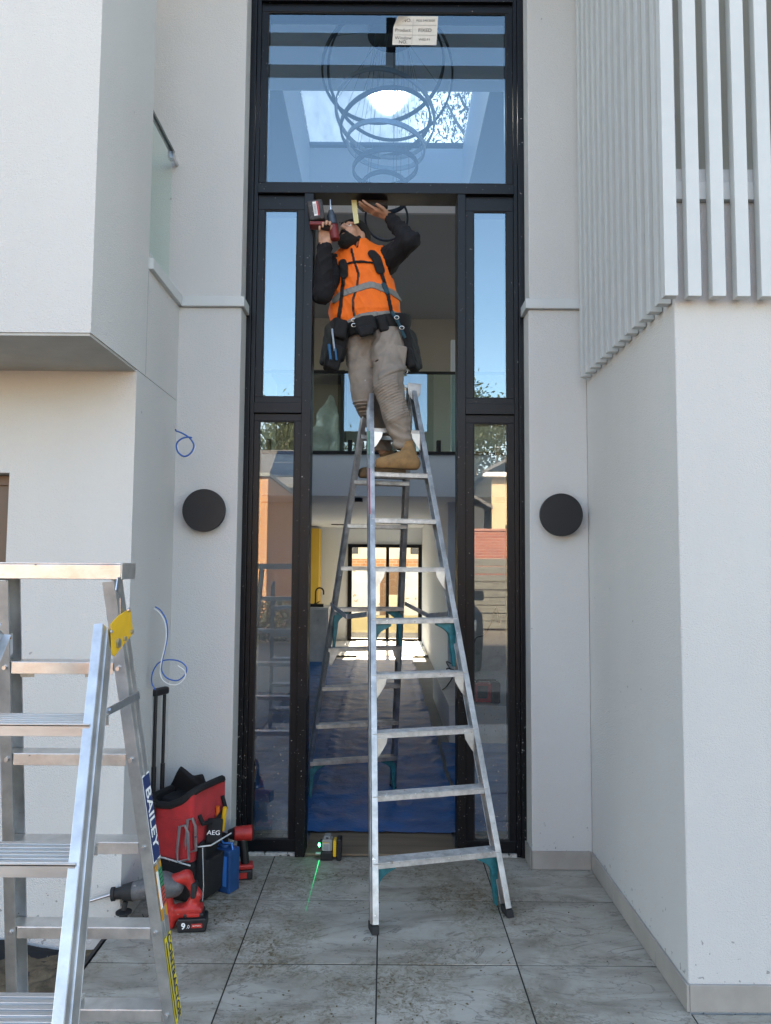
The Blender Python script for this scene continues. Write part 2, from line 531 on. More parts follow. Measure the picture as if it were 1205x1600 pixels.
def ell(P, c, r, M=np.eye(3)):
    x, y, z = loc(P, c, M)
    k0 = np.sqrt((x / r[0])**2 + (y / r[1])**2 + (z / r[2])**2)
    k1 = np.sqrt((x / r[0]**2)**2 + (y / r[1]**2)**2 + (z / r[2]**2)**2) + 1e-6
    return k0 * (k0 - 1) / k1


def rbox(P, c, h, r, M=np.eye(3)):
    x, y, z = loc(P, c, M)
    qx, qy, qz = np.abs(x) - h[0] + r, np.abs(y) - h[1] + r, np.abs(z) - h[2] + r
    return np.sqrt(np.maximum(qx, 0)**2 + np.maximum(qy, 0)**2 + np.maximum(qz, 0)**2) + np.minimum(np.maximum(qx, np.maximum(qy, qz)), 0) - r


def smin(a, b, k):
    h = np.clip(0.5 + 0.5 * (b - a) / k, 0, 1)
    return b * (1 - h) + a * h - k * h * (1 - h)


def union(k, *ds):
    d = ds[0]
    for e in ds[1:]:
        d = smin(d, e, k)
    return d


def wob(P, s, seed=0):
    """cheap smooth pseudo-noise in -1..1"""
    X, Y, Z = P
    r_ = np.random.default_rng(seed)
    o = 0
    for i in range(5):
        k = r_.normal(size=3); k /= np.linalg.norm(k); k *= s * (0.7 + 0.35 * i)
        w = r_.normal(size=3) * 0.3
        o = o + np.sin(X * k[0] + Y * k[1] + Z * k[2] + r_.uniform(0, 6.3) + 1.3 * np.sin(X * k[1] * .7 - Y * k[2] * .6 + Z * k[0] * .5))
    return o / 5


def net(f, lo, hi, h, d=None, ax=None):
    """naive surface nets of f<0 on a grid"""
    if d is None:
        ax = [np.arange(lo[i] - 2 * h, hi[i] + 2.5 * h, h, dtype=np.float32) for i in range(3)]
        X, Y, Z = np.meshgrid(*ax, indexing='ij')
        d = f((X, Y, Z)).astype(np.float32)
    d[0], d[-1] = 1, 1; d[:, 0], d[:, -1] = 1, 1; d[:, :, 0], d[:, :, -1] = 1, 1
    ins = d < 0
    nx, ny, nz = d.shape
    c = np.zeros((nx - 1, ny - 1, nz - 1), np.int8)
    for i in (0, 1):
        for j in (0, 1):
            for k in (0, 1):
                c += ins[i:nx - 1 + i, j:ny - 1 + j, k:nz - 1 + k]
    act = (c > 0) & (c < 8)
    I, J, K = np.nonzero(act)
    n = len(I)
    if n == 0: return [], []
    idx = -np.ones(act.shape, np.int64); idx[I, J, K] = np.arange(n)
    S = np.zeros((n, 3)); cnt = np.zeros(n)
    for axis in range(3):
        for a in (0, 1):
            for b in (0, 1):
                o0 = [0, 0, 0]; oth = [q for q in range(3) if q != axis]
                o0[oth[0]] = a; o0[oth[1]] = b
                o1 = list(o0); o1[axis] = 1
                d0 = d[I + o0[0], J + o0[1], K + o0[2]]; d1 = d[I + o1[0], J + o1[1], K + o1[2]]
                cr = (d0 < 0) != (d1 < 0)
                t = np.where(cr, d0 / np.where(cr, d0 - d1, 1), 0)
                p = np.zeros((n, 3)); p += o0; p[:, axis] += t
                S[cr] += p[cr]; cnt[cr] += 1
    S /= cnt[:, None]
    V = np.stack([ax[0][I], ax[1][J], ax[2][K]], 1) + S * h
    F = []
    for axis in range(3):
        sl0 = [slice(1, -1)] * 3; sl1 = [slice(1, -1)] * 3
        sl0[axis] = slice(0, -1); sl1[axis] = slice(1, None)
        e = ins[tuple(sl0)] != ins[tuple(sl1)]
        sg = ins[tuple(sl0)][e]
        q = np.argwhere(e)
        off = np.array([1, 1, 1]); off[axis] = 0
        q = q + off
        b1, b2 = [(1, 2), (2, 0), (0, 1)][axis]
        e1 = np.zeros(3, int); e1[b1] = 1
        e2 = np.zeros(3, int); e2[b2] = 1
        g = lambda w: idx[w[:, 0], w[:, 1], w[:, 2]]
        quad = np.stack([g(q - e1 - e2), g(q - e2), g(q), g(q - e1)], 1)
        quad[~sg] = quad[~sg][:, ::-1]
        F.append(quad)
    F = np.concatenate(F)
    F = F[(F >= 0).all(1)]
    return V, F


def soft(name, f, lo, hi, h, m, parent=None, **kw):
    V, F = net(f, lo, hi, h)
    me = bpy.data.meshes.new(name)
    me.from_pydata([tuple(v) for v in V], [], [tuple(int(i) for i in q) for q in F])
    me.materials.append(m)
    me.polygons.foreach_set('use_smooth', [True] * len(me.polygons))
    o = bpy.data.objects.new(name, me)
    link(o, parent)
    if kw: tag(o, **kw)
    return o


# ------------------------------------------------------------------ ground
ground = MB().box(-150, 150, -150, 150, -0.40, -0.16).build(
    'ground', mat('driveway_ground', (0.21, 0.185, 0.155), 0.9, n_scale=0.6, n_amt=0.2, bump=0.4, b_scale=20), kind='structure')


def soil_bed():
    # rough soil beside the tiled porch
    xs = np.arange(-4.0, -1.235, 0.035); ys = np.arange(0.6, 3.6, 0.035)
    v, f = [], []
    for y in ys:
        for x in xs:
            z = -0.10 + 0.035 * mnoise.noise(Vector((x * 4, y * 4, 0))) + 0.02 * mnoise.noise(Vector((x * 17, y * 17, 3)))
            v.append((x, y, z))
    nx = len(xs)
    for j in range(len(ys) - 1):
        for i in range(nx - 1):
            a = j * nx + i
            f.append((a, a + 1, a + nx + 1, a + nx))
    m = MB(); m.add(v, f)
    return m.build('garden_bed', mat('soil', (0.12, 0.085, 0.05), 0.95, n_scale=18, n_amt=0.5, bump=1, b_scale=60), smooth=True, kind='structure')


soil_bed()

# tiled porch ---------------------------------------------------------------
porch = MB().box(-1.245, 6, -1.2, 2.94, -0.3, -0.0035).box(-1.215, 1.17, 2.94, 4.44, -0.3, -0.0035).build(
    'porch_floor', mat('tile_grout', (0.035, 0.033, 0.03), 0.9), kind='structure')


def tile_mat():
    m = bpy.data.materials.new('porch_tile'); m.use_nodes = True
    N, L = m.node_tree.nodes, m.node_tree.links
    b = N['Principled BSDF']
    tc = N.new('ShaderNodeTexCoord'); src = tc.outputs['Object']
    oi = N.new('ShaderNodeObjectInfo')

    def noise(scale, det, rough=.6, dist=0.0, vec=None):
        n = N.new('ShaderNodeTexNoise'); n.inputs['Scale'].default_value = scale; n.inputs['Detail'].default_value = det
        n.inputs['Roughness'].default_value = rough; n.inputs['Distortion'].default_value = dist
        L.new(vec or src, n.inputs['Vector']); return n.outputs['Fac']

    def ramp(f, stops):
        r = N.new('ShaderNodeValToRGB')
        while len(r.color_ramp.elements) < len(stops): r.color_ramp.elements.new(0.5)
        for e, (p_, c) in zip(r.color_ramp.elements, stops):
            e.position = p_; e.color = (*c, 1)
        L.new(f, r.inputs[0]); return r.outputs[0]

    def mapr(f, a, b_, c=0., d=1.):
        r = N.new('ShaderNodeMapRange')
        for k, v in zip(('From Min', 'From Max', 'To Min', 'To Max'), (a, b_, c, d)): r.inputs[k].default_value = v
        L.new(f, r.inputs['Value']); return r.outputs[0]

    def mix(fac, a, b_):
        x = N.new('ShaderNodeMix'); x.data_type = 'RGBA'; L.new(fac, x.inputs[0])
        for s, v in ((6, a), (7, b_)):
            if isinstance(v, tuple): x.inputs[s].default_value = (*v, 1)
            else: L.new(v, x.inputs[s])
        return x.outputs[2]
    # each tile gets its own cut of stone
    comb = N.new('ShaderNodeVectorMath'); comb.operation = 'SCALE'; comb.inputs[0].default_value = (13, 7, 5)
    L.new(oi.outputs['Random'], comb.inputs['Scale'])
    sh = N.new('ShaderNodeVectorMath'); sh.operation = 'ADD'; L.new(src, sh.inputs[0]); L.new(comb.outputs[0], sh.inputs[1])
    mp = N.new('ShaderNodeMapping'); mp.inputs['Scale'].default_value = (1.0, 2.4, 1); mp.inputs['Rotation'].default_value = (0, 0, -0.7)
    L.new(sh.outputs[0], mp.inputs[0])
    base = ramp(noise(2.2, 9, .62, 1.0, mp.outputs[0]), [(0.3, (0.235, 0.205, 0.165)), (0.46, (0.34, 0.308, 0.256)), (0.66, (0.46, 0.425, 0.365))])
    vein = mapr(noise(1.8, 5, .6, 2.2, mp.outputs[0]), 0.485, 0.50)
    vein2 = mapr(noise(1.8, 5, .6, 2.2, mp.outputs[0]), 0.515, 0.50)
    vm = N.new('ShaderNodeMath'); vm.operation = 'MULTIPLY'; L.new(vein, vm.inputs[0]); L.new(vein2, vm.inputs[1])
    vs = N.new('ShaderNodeMath'); vs.operation = 'MULTIPLY'; vs.inputs[1].default_value = 0.75; L.new(vm.outputs[0], vs.inputs[0])
    c = mix(vs.outputs[0], base, (0.13, 0.115, 0.10))
    # trodden mud: patches broken into crumbs and smears, more of it in the middle of the porch
    patch = mapr(noise(1.5, 5, .62, .4), 0.42, 0.60)
    crumbs = mapr(noise(34, 8, .75, 1.2), 0.47, 0.60)
    film = mapr(noise(7, 7, .7, 0.8), 0.42, 0.7, 0, .65)
    mm = N.new('ShaderNodeMath'); mm.operation = 'MULTIPLY'; L.new(patch, mm.inputs[0]); L.new(crumbs, mm.inputs[1])
    mf = N.new('ShaderNodeMath'); mf.operation = 'MULTIPLY'; L.new(patch, mf.inputs[0]); L.new(film, mf.inputs[1])
    sp = N.new('ShaderNodeSeparateXYZ'); L.new(src, sp.inputs[0])
    xr = mapr(sp.outputs['X'], 0.55, 1.0, 1.0, 0.22)
    for q in (mm, mf):
        pass
    m1 = N.new('ShaderNodeMath'); m1.operation = 'MULTIPLY'; L.new(mm.outputs[0], m1.inputs[0]); L.new(xr, m1.inputs[1])
    m2 = N.new('ShaderNodeMath'); m2.operation = 'MULTIPLY'; L.new(mf.outputs[0], m2.inputs[0]); L.new(xr, m2.inputs[1])
    c = mix(m2.outputs[0], c, (0.155, 0.125, 0.07))
    mudc = ramp(noise(60, 4), [(0.35, (0.075, 0.052, 0.022)), (0.7, (0.19, 0.14, 0.065))])
    c = mix(m1.outputs[0], c, mudc)
    L.new(c, b.inputs['Base Color'])
    b.inputs['Roughness'].default_value = 0.55
    L.new(mapr(noise(5, 5), 0.3, 0.7, 0.42, 0.75), b.inputs['Roughness'])
    bp = N.new('ShaderNodeBump'); bp.inputs['Strength'].default_value = 0.35; bp.inputs['Distance'].default_value = 0.004
    hm = N.new('ShaderNodeMath'); hm.operation = 'ADD'; L.new(m1.outputs[0], hm.inputs[0])
    fine = mapr(noise(45, 6, .7), 0, 1, 0, 0.35); L.new(fine, hm.inputs[1])
    L.new(hm.outputs[0], bp.inputs['Height']); L.new(bp.outputs[0], b.inputs['Normal'])
    MATS['porch_tile'] = m
    return m


M_TILE = tile_mat()
G = 0.0032
xcols = [-1.243, -0.628, -0.023, 0.572, 1.172, 1.772, 2.372]
yrows = [4.44, 3.872, 3.272, 2.672, 2.072, 1.472, 0.872]
for i in range(6):
    for j in range(6):
        x0, x1, y1, y0 = xcols[i], xcols[i + 1], yrows[j], yrows[j + 1]
        if i >= 4 and y1 > 3.3: continue
        if i >= 4: y1 = min(y1, 2.94)
        if i == 0 and j == 0: x0 = -1.215
        if i >= 4 and y1 - y0 < 0.05: continue
        dz = random.uniform(-0.0008, 0.0008)
        MB().box(x0 + G, x1 - G, y0 + G * 1.5, y1 - G * 1.5, -0.0034, dz).build('tile', M_TILE, porch, bevel=0.0008)
# black edging strip along the tile edge
edging = MB().box(-1.262, -1.247, -1.2, 3.56, -0.16, 0.004).build('edging_strip', M_BLACK, porch)

# crumbs of mud left on the tiles
cm = MB()
for _ in range(900):
    x = random.gauss(0.0, 0.55); y = random.uniform(2.3, 4.25)
    if not -1.1 < x < 1.05: continue
    if mnoise.noise(Vector((x * 2.6, y * 2.6, 5))) < -0.05: continue
    s = random.uniform(0.0015, 0.006)
    a = random.uniform(0, 6.3)
    p = [Vector((math.cos(a + k * 2.1) * s * random.uniform(.6, 1.6), math.sin(a + k * 2.1) * s * random.uniform(.6, 1.6), 0)) for k in range(3)]
    o = Vector((x, y, 0.0005))
    cm.add([o + q for q in p] + [o + Vector((0, 0, s * .8))], [(0, 1, 2), (0, 1, 3), (1, 2, 3), (2, 0, 3)])
cm.build('mud_crumbs', mat('mud', (0.13, 0.10, 0.055), 0.95, n_scale=50, n_amt=0.4), kind='stuff',
         label='dry crumbs of brown mud scattered over the porch tiles')

# ------------------------------------------------------------------ house
house = thing('house', 'white rendered two storey house with a tall black framed entrance', 'house')


def wall(boxes, m=M_WALL, name='wall', **kw):
    b = MB()
    for q in boxes: b.box(*q)
    return b.build(name, m, house, **kw)


wall([(-1.9, -0.855, 4.27, 4.598, -0.1, 3.19)], name='pier', bevel=0.004)
wall([(0.832, 1.169, 4.27, 4.598, -0.1, 3.19)], name='pier', bevel=0.004)
wall([(-6, -0.862, 4.285, 4.598, 3.251, 7.2)], bevel=0.004)
wall([(0.84, 1.169, 4.285, 4.598, 3.251, 7.2)], bevel=0.004)
wall([(-0.86, 0.838, 4.40, 4.598, 5.30, 7.2)])
MB().box(-1.205, -0.835, 4.245, 4.41, 3.191, 3.25).build('coping', M_TRIM, house, bevel=0.003)
MB().box(0.812, 1.165, 4.245, 4.41, 3.191, 3.25).build('coping', M_TRIM, house, bevel=0.003)
# left wing, lower storey with a small window at its far left
wall([(-1.82, -1.22, 3.57, 4.27, -0.3, 2.63), (-6, -1.82, 3.57, 4.27, -0.3, 1.3), (-6, -1.82, 3.57, 4.27, 2.12, 2.63),
      (-6, -1.82, 4.1, 4.27, 1.3, 2.12)])
wf = MB().box(-2.6, -1.825, 3.66, 3.72, 1.305, 1.35).box(-2.6, -1.825, 3.66, 3.72, 2.07, 2.115).box(-1.87, -1.825, 3.66, 3.72, 1.35, 2.07).build(
    'window', mat('brown_frame', (0.14, 0.08, 0.05), 0.5), house)
bx('pane', mat('brown_blind', (0.12, 0.075, 0.05), 0.5), wf, -2.6, -1.87, 3.68, 3.70, 1.35, 2.07)
# left wing, upper storey: oversails the lower one
wall([(-6, -1.22, 3.0, 3.15, 2.634, 7.2), (-1.40, -1.22, 3.15, 3.70, 2.634, 7.2), (-6, -1.40, 3.15, 3.70, 2.634, 3.19)])
wall([(-6, -1.2201, 3.702, 4.284, 2.634, 3.19)])
MB().box(-6, -1.225, 3.005, 3.57, 2.622, 2.633).build('soffit', M_SOFFIT, house)
bal = thing('balcony_balustrade', None, None); bal.parent = house
bx('coping', M_TRIM, bal, -1.45, -1.197, 3.703, 4.243, 3.191, 3.25, bevel=0.003)
bx('glass_panel', M_FROST, bal, -1.268, -1.256, 3.72, 4.165, 3.252, 4.075)
bx('rail', mat('rail_dark', (0.10, 0.11, 0.11), 0.4, 0.5), bal, -1.275, -1.249, 3.703, 4.19, 4.076, 4.094)
MB().cyl((-1.262, 4.185, 4.065), (-1.262, 4.284, 4.065), 0.011).box(-1.278, -1.246, 4.15, 4.20, 4.035, 4.074).build('bracket', M_ZINC, bal)
bx('bracket', M_TRIM, bal, -1.29, -1.235, 3.76, 3.80, 3.251, 3.30)
bx('bracket', M_TRIM, bal, -1.29, -1.235, 4.09, 4.13, 3.251, 3.30)

bx('control_joint', mat('joint_sealant', (.35, .36, .37), .7), house, -1.2203, -1.2190, 3.699, 3.7025, 2.64, 3.18)
# right wing
wall([(1.17, 6, 2.955, 4.598, -0.1, 3.185)], bevel=0.006)
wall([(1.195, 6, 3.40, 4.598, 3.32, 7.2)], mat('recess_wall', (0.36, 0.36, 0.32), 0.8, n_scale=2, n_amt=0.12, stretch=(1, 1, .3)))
wall([(1.172, 1.192, 2.96, 4.284, 3.32, 7.2)])
wall([(1.1705, 6, 2.96, 4.598, 3.186, 3.318)], M_TRIM)
bx('flashing', M_TRIM, house, 1.172, 6, 2.932, 2.958, 3.187, 3.262)
bx('flashing', M_TRIM, house, 1.172, 6, 2.938, 2.958, 3.266, 3.316)
screen = thing('batten_screen', None, None); screen.parent = house
bm0 = MB().box(0, 0.053, 0, 0.042, 2.765, 7.2).build('batten', M_BATTEN, screen, bevel=0.0015)
bm0.location = (1.200, 2.886, 0)


def copyo(o, parent, loc_, name='batten', rz=0):
    c = o.copy(); COL.objects.link(c); c.parent = parent; c.location = loc_
    if rz: c.rotation_euler.z = rz
    return c


for k in range(1, 22): copyo(bm0, screen, (1.200 + 0.0975 * k, 2.886, 0))
copyo(bm0, screen, (1.106, 2.884, 0))
for k in range(13): copyo(bm0, screen, (1.113, 2.975 + 0.0985 * k, 0))
bx('batten_rail', M_TRIM, screen, 1.166, 1.172, 2.94, 4.27, 3.5, 3.56)
bx('batten_rail', M_TRIM, screen, 1.20, 3.3, 2.929, 2.936, 4.9, 4.96)

# skirting tiles
M_SKIRT = mat('skirting_stone', (0.40, 0.375, 0.345), 0.5, n_scale=4, n_amt=0.12, n2=(0.29, 0.27, 0.245), detail=8, bump=0.1, b_scale=30)
sk = thing('skirting', None, None); sk.parent = house
for q in [(0.825, 1.158, 4.258, 4.269), (0.821, 0.8315, 4.258, 4.44), (-1.208, -0.848, 4.258, 4.269), (-0.8545, -0.844, 4.258, 4.44),
          (1.158, 1.169, 3.874, 4.257), (1.158, 1.169, 3.275, 3.871), (1.158, 1.169, 2.943, 3.272),
          (1.1705, 1.755, 2.943, 2.954), (1.758, 2.356, 2.943, 2.954), (2.359, 2.957, 2.943, 2.954),
          (-1.219, -1.208, 3.56, 3.872), (-1.219, -1.208, 3.875, 4.257)]:
    bx('tile', M_SKIRT, sk, q[0], q[1], q[2], q[3], 0.003, 0.101, bevel=0.0012)

# roof and ceilings round the skylight shaft
SKY_X0, SKY_X1, SKY_Y0, SKY_Y1 = -0.88, 0.84, 5.89, 8.06
M_SHAFT = mat('shaft_white', (0.78, 0.79, 0.80), 0.7)
rf = MB().box(-6, 6, 4.60, SKY_Y0, 5.62, 6.37).box(-6, 6, SKY_Y1, 17, 5.62, 6.37)
rf.box(-6, SKY_X0, SKY_Y0, SKY_Y1, 5.62, 6.37).box(SKY_X1, 6, SKY_Y0, SKY_Y1, 5.62, 6.37)
rf.build('roof', M_SHAFT, house)
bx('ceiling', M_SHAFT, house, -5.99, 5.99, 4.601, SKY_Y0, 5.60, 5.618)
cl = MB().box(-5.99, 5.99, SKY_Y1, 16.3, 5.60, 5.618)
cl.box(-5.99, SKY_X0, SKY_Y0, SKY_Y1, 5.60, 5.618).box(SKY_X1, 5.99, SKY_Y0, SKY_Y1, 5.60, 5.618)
cl.build('ceiling', M_CEIL_SHADED, house)


def skylight_mat():
    m = bpy.data.materials.new('dewy_skylight'); m.use_nodes = True
    N, L = m.node_tree.nodes, m.node_tree.links
    N.remove(N['Principled BSDF'])
    tr = N.new('ShaderNodeBsdfTransparent'); tr.inputs[0].default_value = (0.20, 0.235, 0.27, 1)
    rfm = N.new('ShaderNodeBsdfRefraction'); rfm.inputs['IOR'].default_value = 1.02; rfm.inputs['Roughness'].default_value = 0.55
    tl = N.new('ShaderNodeBsdfTranslucent'); tl.inputs[0].default_value = (0.15, 0.18, 0.22, 1); rfm.inputs[0].default_value = (.040, .048, .056, 1)
    tc = N.new('ShaderNodeTexCoord')
    n = N.new('ShaderNodeTexNoise'); n.inputs['Scale'].default_value = 9; n.inputs['Detail'].default_value = 9; n.inputs['Roughness'].default_value = .7
    mp = N.new('ShaderNodeMapping'); mp.inputs['Scale'].default_value = (1, .35, 1); L.new(tc.outputs['Object'], mp.inputs[0]); L.new(mp.outputs[0], n.inputs['Vector'])
    sx = N.new('ShaderNodeSeparateXYZ'); L.new(tc.outputs['Object'], sx.inputs[0])
    r = N.new('ShaderNodeMapRange'); r.inputs['From Min'].default_value = 0.1; r.inputs['From Max'].default_value = 0.45
    r.inputs['To Min'].default_value = 1.0; r.inputs['To Max'].default_value = 0.25   # dew has dried towards the right end
    L.new(sx.outputs['X'], r.inputs['Value'])
    r2 = N.new('ShaderNodeMapRange'); r2.inputs['From Min'].default_value = 0.3; r2.inputs['From Max'].default_value = 0.7
    r2.inputs['To Min'].default_value = 0.80; r2.inputs['To Max'].default_value = 1.0
    L.new(n.outputs['Fac'], r2.inputs['Value'])
    mu = N.new('ShaderNodeMath'); mu.operation = 'MULTIPLY'; L.new(r.outputs[0], mu.inputs[0]); L.new(r2.outputs[0], mu.inputs[1])
    a = N.new('ShaderNodeMixShader'); a.inputs[0].default_value = 0.25
    L.new(rfm.outputs[0], a.inputs[1]); L.new(tl.outputs[0], a.inputs[2])
    b = N.new('ShaderNodeMixShader'); L.new(mu.outputs[0], b.inputs[0]); L.new(tr.outputs[0], b.inputs[1]); L.new(a.outputs[0], b.inputs[2])
    L.new(b.outputs[0], N['Material Output'].inputs['Surface'])
    return m


sl = MB().box(SKY_X0 - .04, SKY_X1 + .04, SKY_Y0 - .04, SKY_Y0, 6.372, 6.44).box(SKY_X0 - .04, SKY_X1 + .04, SKY_Y1, SKY_Y1 + .04, 6.372, 6.44)
sl.box(SKY_X0 - .04, SKY_X0, SKY_Y0, SKY_Y1, 6.372, 6.44).box(SKY_X1, SKY_X1 + .04, SKY_Y0, SKY_Y1, 6.372, 6.44)
slf = sl.build('skylight', M_FRAME, house)
pane = MB().add([(SKY_X0, SKY_Y0, 6.40), (SKY_X1, SKY_Y0, 6.40), (SKY_X1, SKY_Y1, 6.40), (SKY_X0, SKY_Y1, 6.40)], [(0, 1, 2, 3)])
pane.build('pane', skylight_mat(), slf)

# interior shell
bx('floor', mat('screed', (0.30, 0.30, 0.29), 0.8, n_scale=3, n_amt=0.1), house, -6, 6, 4.60, 16.6, -0.12, -0.006)
wall([(-1.85, -1.7, 4.6, 9.8, 0, 2.98)], M_INT, 'interior_wall')
wall([(2.4, 2.55, 4.6, 9.6, 0, 2.98)], M_INT, 'interior_wall')
wall([(0.81, 2.55, 9.6, 16.39, 0, 2.498)], M_INT, 'interior_wall')
wall([(-1.85, -1.02, 9.81, 9.95, 0, 2.498)], M_INT, 'interior_wall')
slab = wall([(-6, 6, 8.8, 16.4, 2.50, 3.0)], M_INT, 'floor_slab')
wall([(-6, 6, 11.6, 11.75, 3.001, 5.6)], M_INT_GREY, 'interior_wall')
wall([(0.79, 0.84, 8.92, 9.0, 3.042, 4.44)], M_INT, 'post')
wall([(-6.2, -6.001, 4.6, 16.6, -.1, 0.3), (-6.2, -6.001, 4.6, 10.5, .3, 3.3), (-6.2, -6.001, 15.2, 16.6, .3, 3.3), (-6.2, -6.001, 10.5, 15.2, 2.4, 3.3),
      (-6.2, -6.001, 4.6, 4.9, 3.3, 6.37), (-6.2, -6.001, 11.4, 16.6, 3.3, 6.37), (-6.2, -6.001, 4.9, 11.4, 5.5, 6.37)])
wall([(6.001, 6.2, 4.6, 16.6, -.1, 3.3), (6.001, 6.2, 4.6, 4.9, 3.3, 6.37), (6.001, 6.2, 11.4, 16.6, 3.3, 6.37), (6.001, 6.2, 4.9, 11.4, 5.5, 6.37)])
wall([(-6, -0.82, 16.4, 16.6, -.1, 5.6), (0.82, 6, 16.4, 16.6, -.1, 5.6), (-.82, .82, 16.4, 16.6, 2.14, 5.6)], M_INT)
M_GLASS_CLEAR = glass_mat('side_glass', 0.02)
bx('window_pane', M_GLASS_CLEAR, house, -6.11, -6.09, 10.5, 15.2, 0.3, 2.4)
bx('window_pane', M_GLASS_CLEAR, house, -6.11, -6.09, 4.9, 11.4, 3.3, 5.5)  # unseen high window, added to brighten the upper hall
bx('window_pane', M_GLASS_CLEAR, house, 6.09, 6.11, 4.9, 11.4, 3.3, 5.5)  # its unseen counterpart on the right, added for the same light
# upper landing doorway beyond the balustrade
dw = MB().box(-1.72, -.62, 10.9, 11.49, 4.50, 4.58).box(-.68, -.62, 10.9, 11.49, 3.02, 4.499)
dw.build('doorway', mat('dark_joinery', (0.06, 0.06, 0.065), 0.6), house)
bx('doorway_lining', mat('dim_brown', (0.16, 0.13, 0.10), 0.7), house, -1.72, -.68, 11.5, 11.58, 3.02, 4.50)
# landing balustrade
lb = thing('landing_balustrade', None, None); lb.parent = house
bx('channel', M_GASKET, lb, -1.69, 2.39, 8.76, 8.86, 3.001, 3.035)
bx('glass_panel', M_GLASS_BAL, lb, -1.69, -0.1, 8.80, 8.815, 3.04, 3.98)
bx('glass_panel', M_GLASS_BAL, lb, -0.09, 2.39, 8.80, 8.815, 3.04, 3.98)
bx('rail', M_GASKET, lb, -1.69, 2.39, 8.79, 8.83, 3.982, 4.01)
for x in (-0.43, 0.63, 1.7, -1.4):
    bx('spigot', M_GASKET, lb, x - .025, x + .025, 8.76, 8.85, 3.036, 3.17, bevel=0.004)
# rear glazed door
rd = thing('rear_door', None, None); rd.parent = house
b = MB().box(-.818, .818, 16.36, 16.46, 2.06, 2.135).box(-.818, -.73, 16.36, 16.46, 0.0, 2.06).box(.73, .818, 16.36, 16.46, 0.0, 2.06)
b.box(-.73, .73, 16.36, 16.46, 0.0, 0.075).box(0.02, 0.09, 16.37, 16.45, 0.075, 2.06)
b.build('door_frame', M_FRAME, rd)
M_GLASS_DUSTY = glass_mat('dusty_glass', 0.02, (0.9, 0.9, 0.88), dirt=0.5)
bx('pane', M_GLASS_DUSTY, rd, -.73, 0.02, 16.40, 16.41, 0.075, 2.06)
bx('pane', M_GLASS_DUSTY, rd, 0.09, .73, 16.40, 16.41, 0.075, 2.06)
# kitchen
isl = thing('kitchen_island', 'marble ended kitchen island behind the ladder, at the left of the doorway', 'kitchen bench', (-1.7, 13.3, 0))
MB().box(-.9, .73, -.45, .45, 0.9, 0.94).build('bench_top', M_LEDGE, isl)
MB().box(-.88, .70, -.43, .43, 0.0, 0.898).build('bench_body', M_MARBLE, isl)
MB().box(.702, .728, -.44, .44, 0.0, 0.898).build('end_panel', M_LEDGE, isl)
tp = thing('kitchen_tap', 'black gooseneck tap standing on the kitchen island', 'tap', (-1.22, 13.15, 0.94))
tb = MB(); arc = [(0, 0, 0), (0, 0, .18)] + [(0.07 - .07 * math.cos(a), 0, .26 + .07 * math.sin(a)) for a in np.linspace(0, math.pi, 9)] + [(.14, 0, .21)]
tb.tube(arc, 0.014); tb.cyl((0, 0, 0), (0, 0, .07), .024)
tb.build('spout', M_BLACK, tp, smooth=True)
MB().cyl((0, 0, .05), (.07, 0, .09), .009).build('lever', M_BLACK, tp)
MB().box(-.1, .14, -.08, .05, 0, .05).build('sink_rim', M_BLACK, tp)
cup = thing('kitchen_cupboard', 'tall ochre kitchen cupboard on the rear wall at the left', 'cupboard', (-2.0, 16.0, 0))
MB().box(-.6, .0, -.3, .3, .1, 2.44).build('cupboard_door', M_YELLOWWALL, cup)
MB().box(.004, .6, -.3, .3, .1, 2.44).build('cupboard_door', M_YELLOWWALL, cup)
MB().box(-.6, .6, -.27, .3, 0, .098).build('kickboard', M_BLACK, cup)
for x in (-.04, .04): MB().box(x - .01, x + .01, -.34, -.302, 1.1, 1.3).build('handle', M_GASKET, cup)
# hearth ledge, radio, cables
bx('hearth_ledge', M_LEDGE, house, .62, 2.39, 7.2, 9.59, 0, .35, bevel=0.004)
bx('hearth_panel', M_MARBLE, house, 1.0, 2.39, 9.56, 9.597, .352, 1.5)

lights_small = thing('ceiling_downlight', 'small black downlight on the ceiling just under the landing edge', 'downlight', (-.33, 9.1, 2.5))
MB().cyl((0, 0, -.045), (0, 0, 0), .05).build('housing', M_BLACK, lights_small)
MB().cyl((0, 0, -.05), (0, 0, -.046), .035).build('lens', M_WHITE, lights_small)
vent = thing('ceiling_vent', 'slotted air vent in the far ceiling beside the rear door', 'vent', (-.95, 15.0, 2.5))
for k in range(3): MB().box(-.15, .15, k * .08, k * .08 + .05, -.012, -.001).build('slot', M_GASKET, vent)

# ------------------------------------------------------------------ entrance frame
ef = thing('entrance_frame', None, None); ef.parent = house
YF, YB = 4.42, 4.575


def member(name, x0, x1, z0, z1, y0=YF, y1=YB, m=M_FRAME, bevel=0.002):
    return bx(name, m, ef, x0, x1, y0, y1, z0, z1, bevel=bevel)


def dirty_split(name, x0, x1, z0, z1, y0=YF, y1=YB, zs=0.9):
    member(name, x0, x1, z0, zs, y0, y1, M_FRAME_DIRTY)
    member(name, x0, x1, zs, z1, y0, y1, M_FRAME)


dirty_split('jamb', -.868, -.826, 0, 5.29)
dirty_split('jamb', .803, .846, 0, 5.29)
dirty_split('jamb', -.825, -.800, 0, 5.29, YF + .016)
dirty_split('jamb', .777, .802, 0, 5.29, YF + .016)
member('head', -.799, .776, 5.215, 5.29)
member('transom', -.799, .776, 3.966, 4.028, YF - .006)
dirty_split('mullion', -.511, -.455, 0.0, 3.965, YF - .003)
dirty_split('mullion', .430, .478, 0.0, 3.965, YF - .003)
member('transom', -.799, -.512, 2.598, 2.662, YF + .004)
member('transom', .479, .776, 2.598, 2.662, YF + .004)


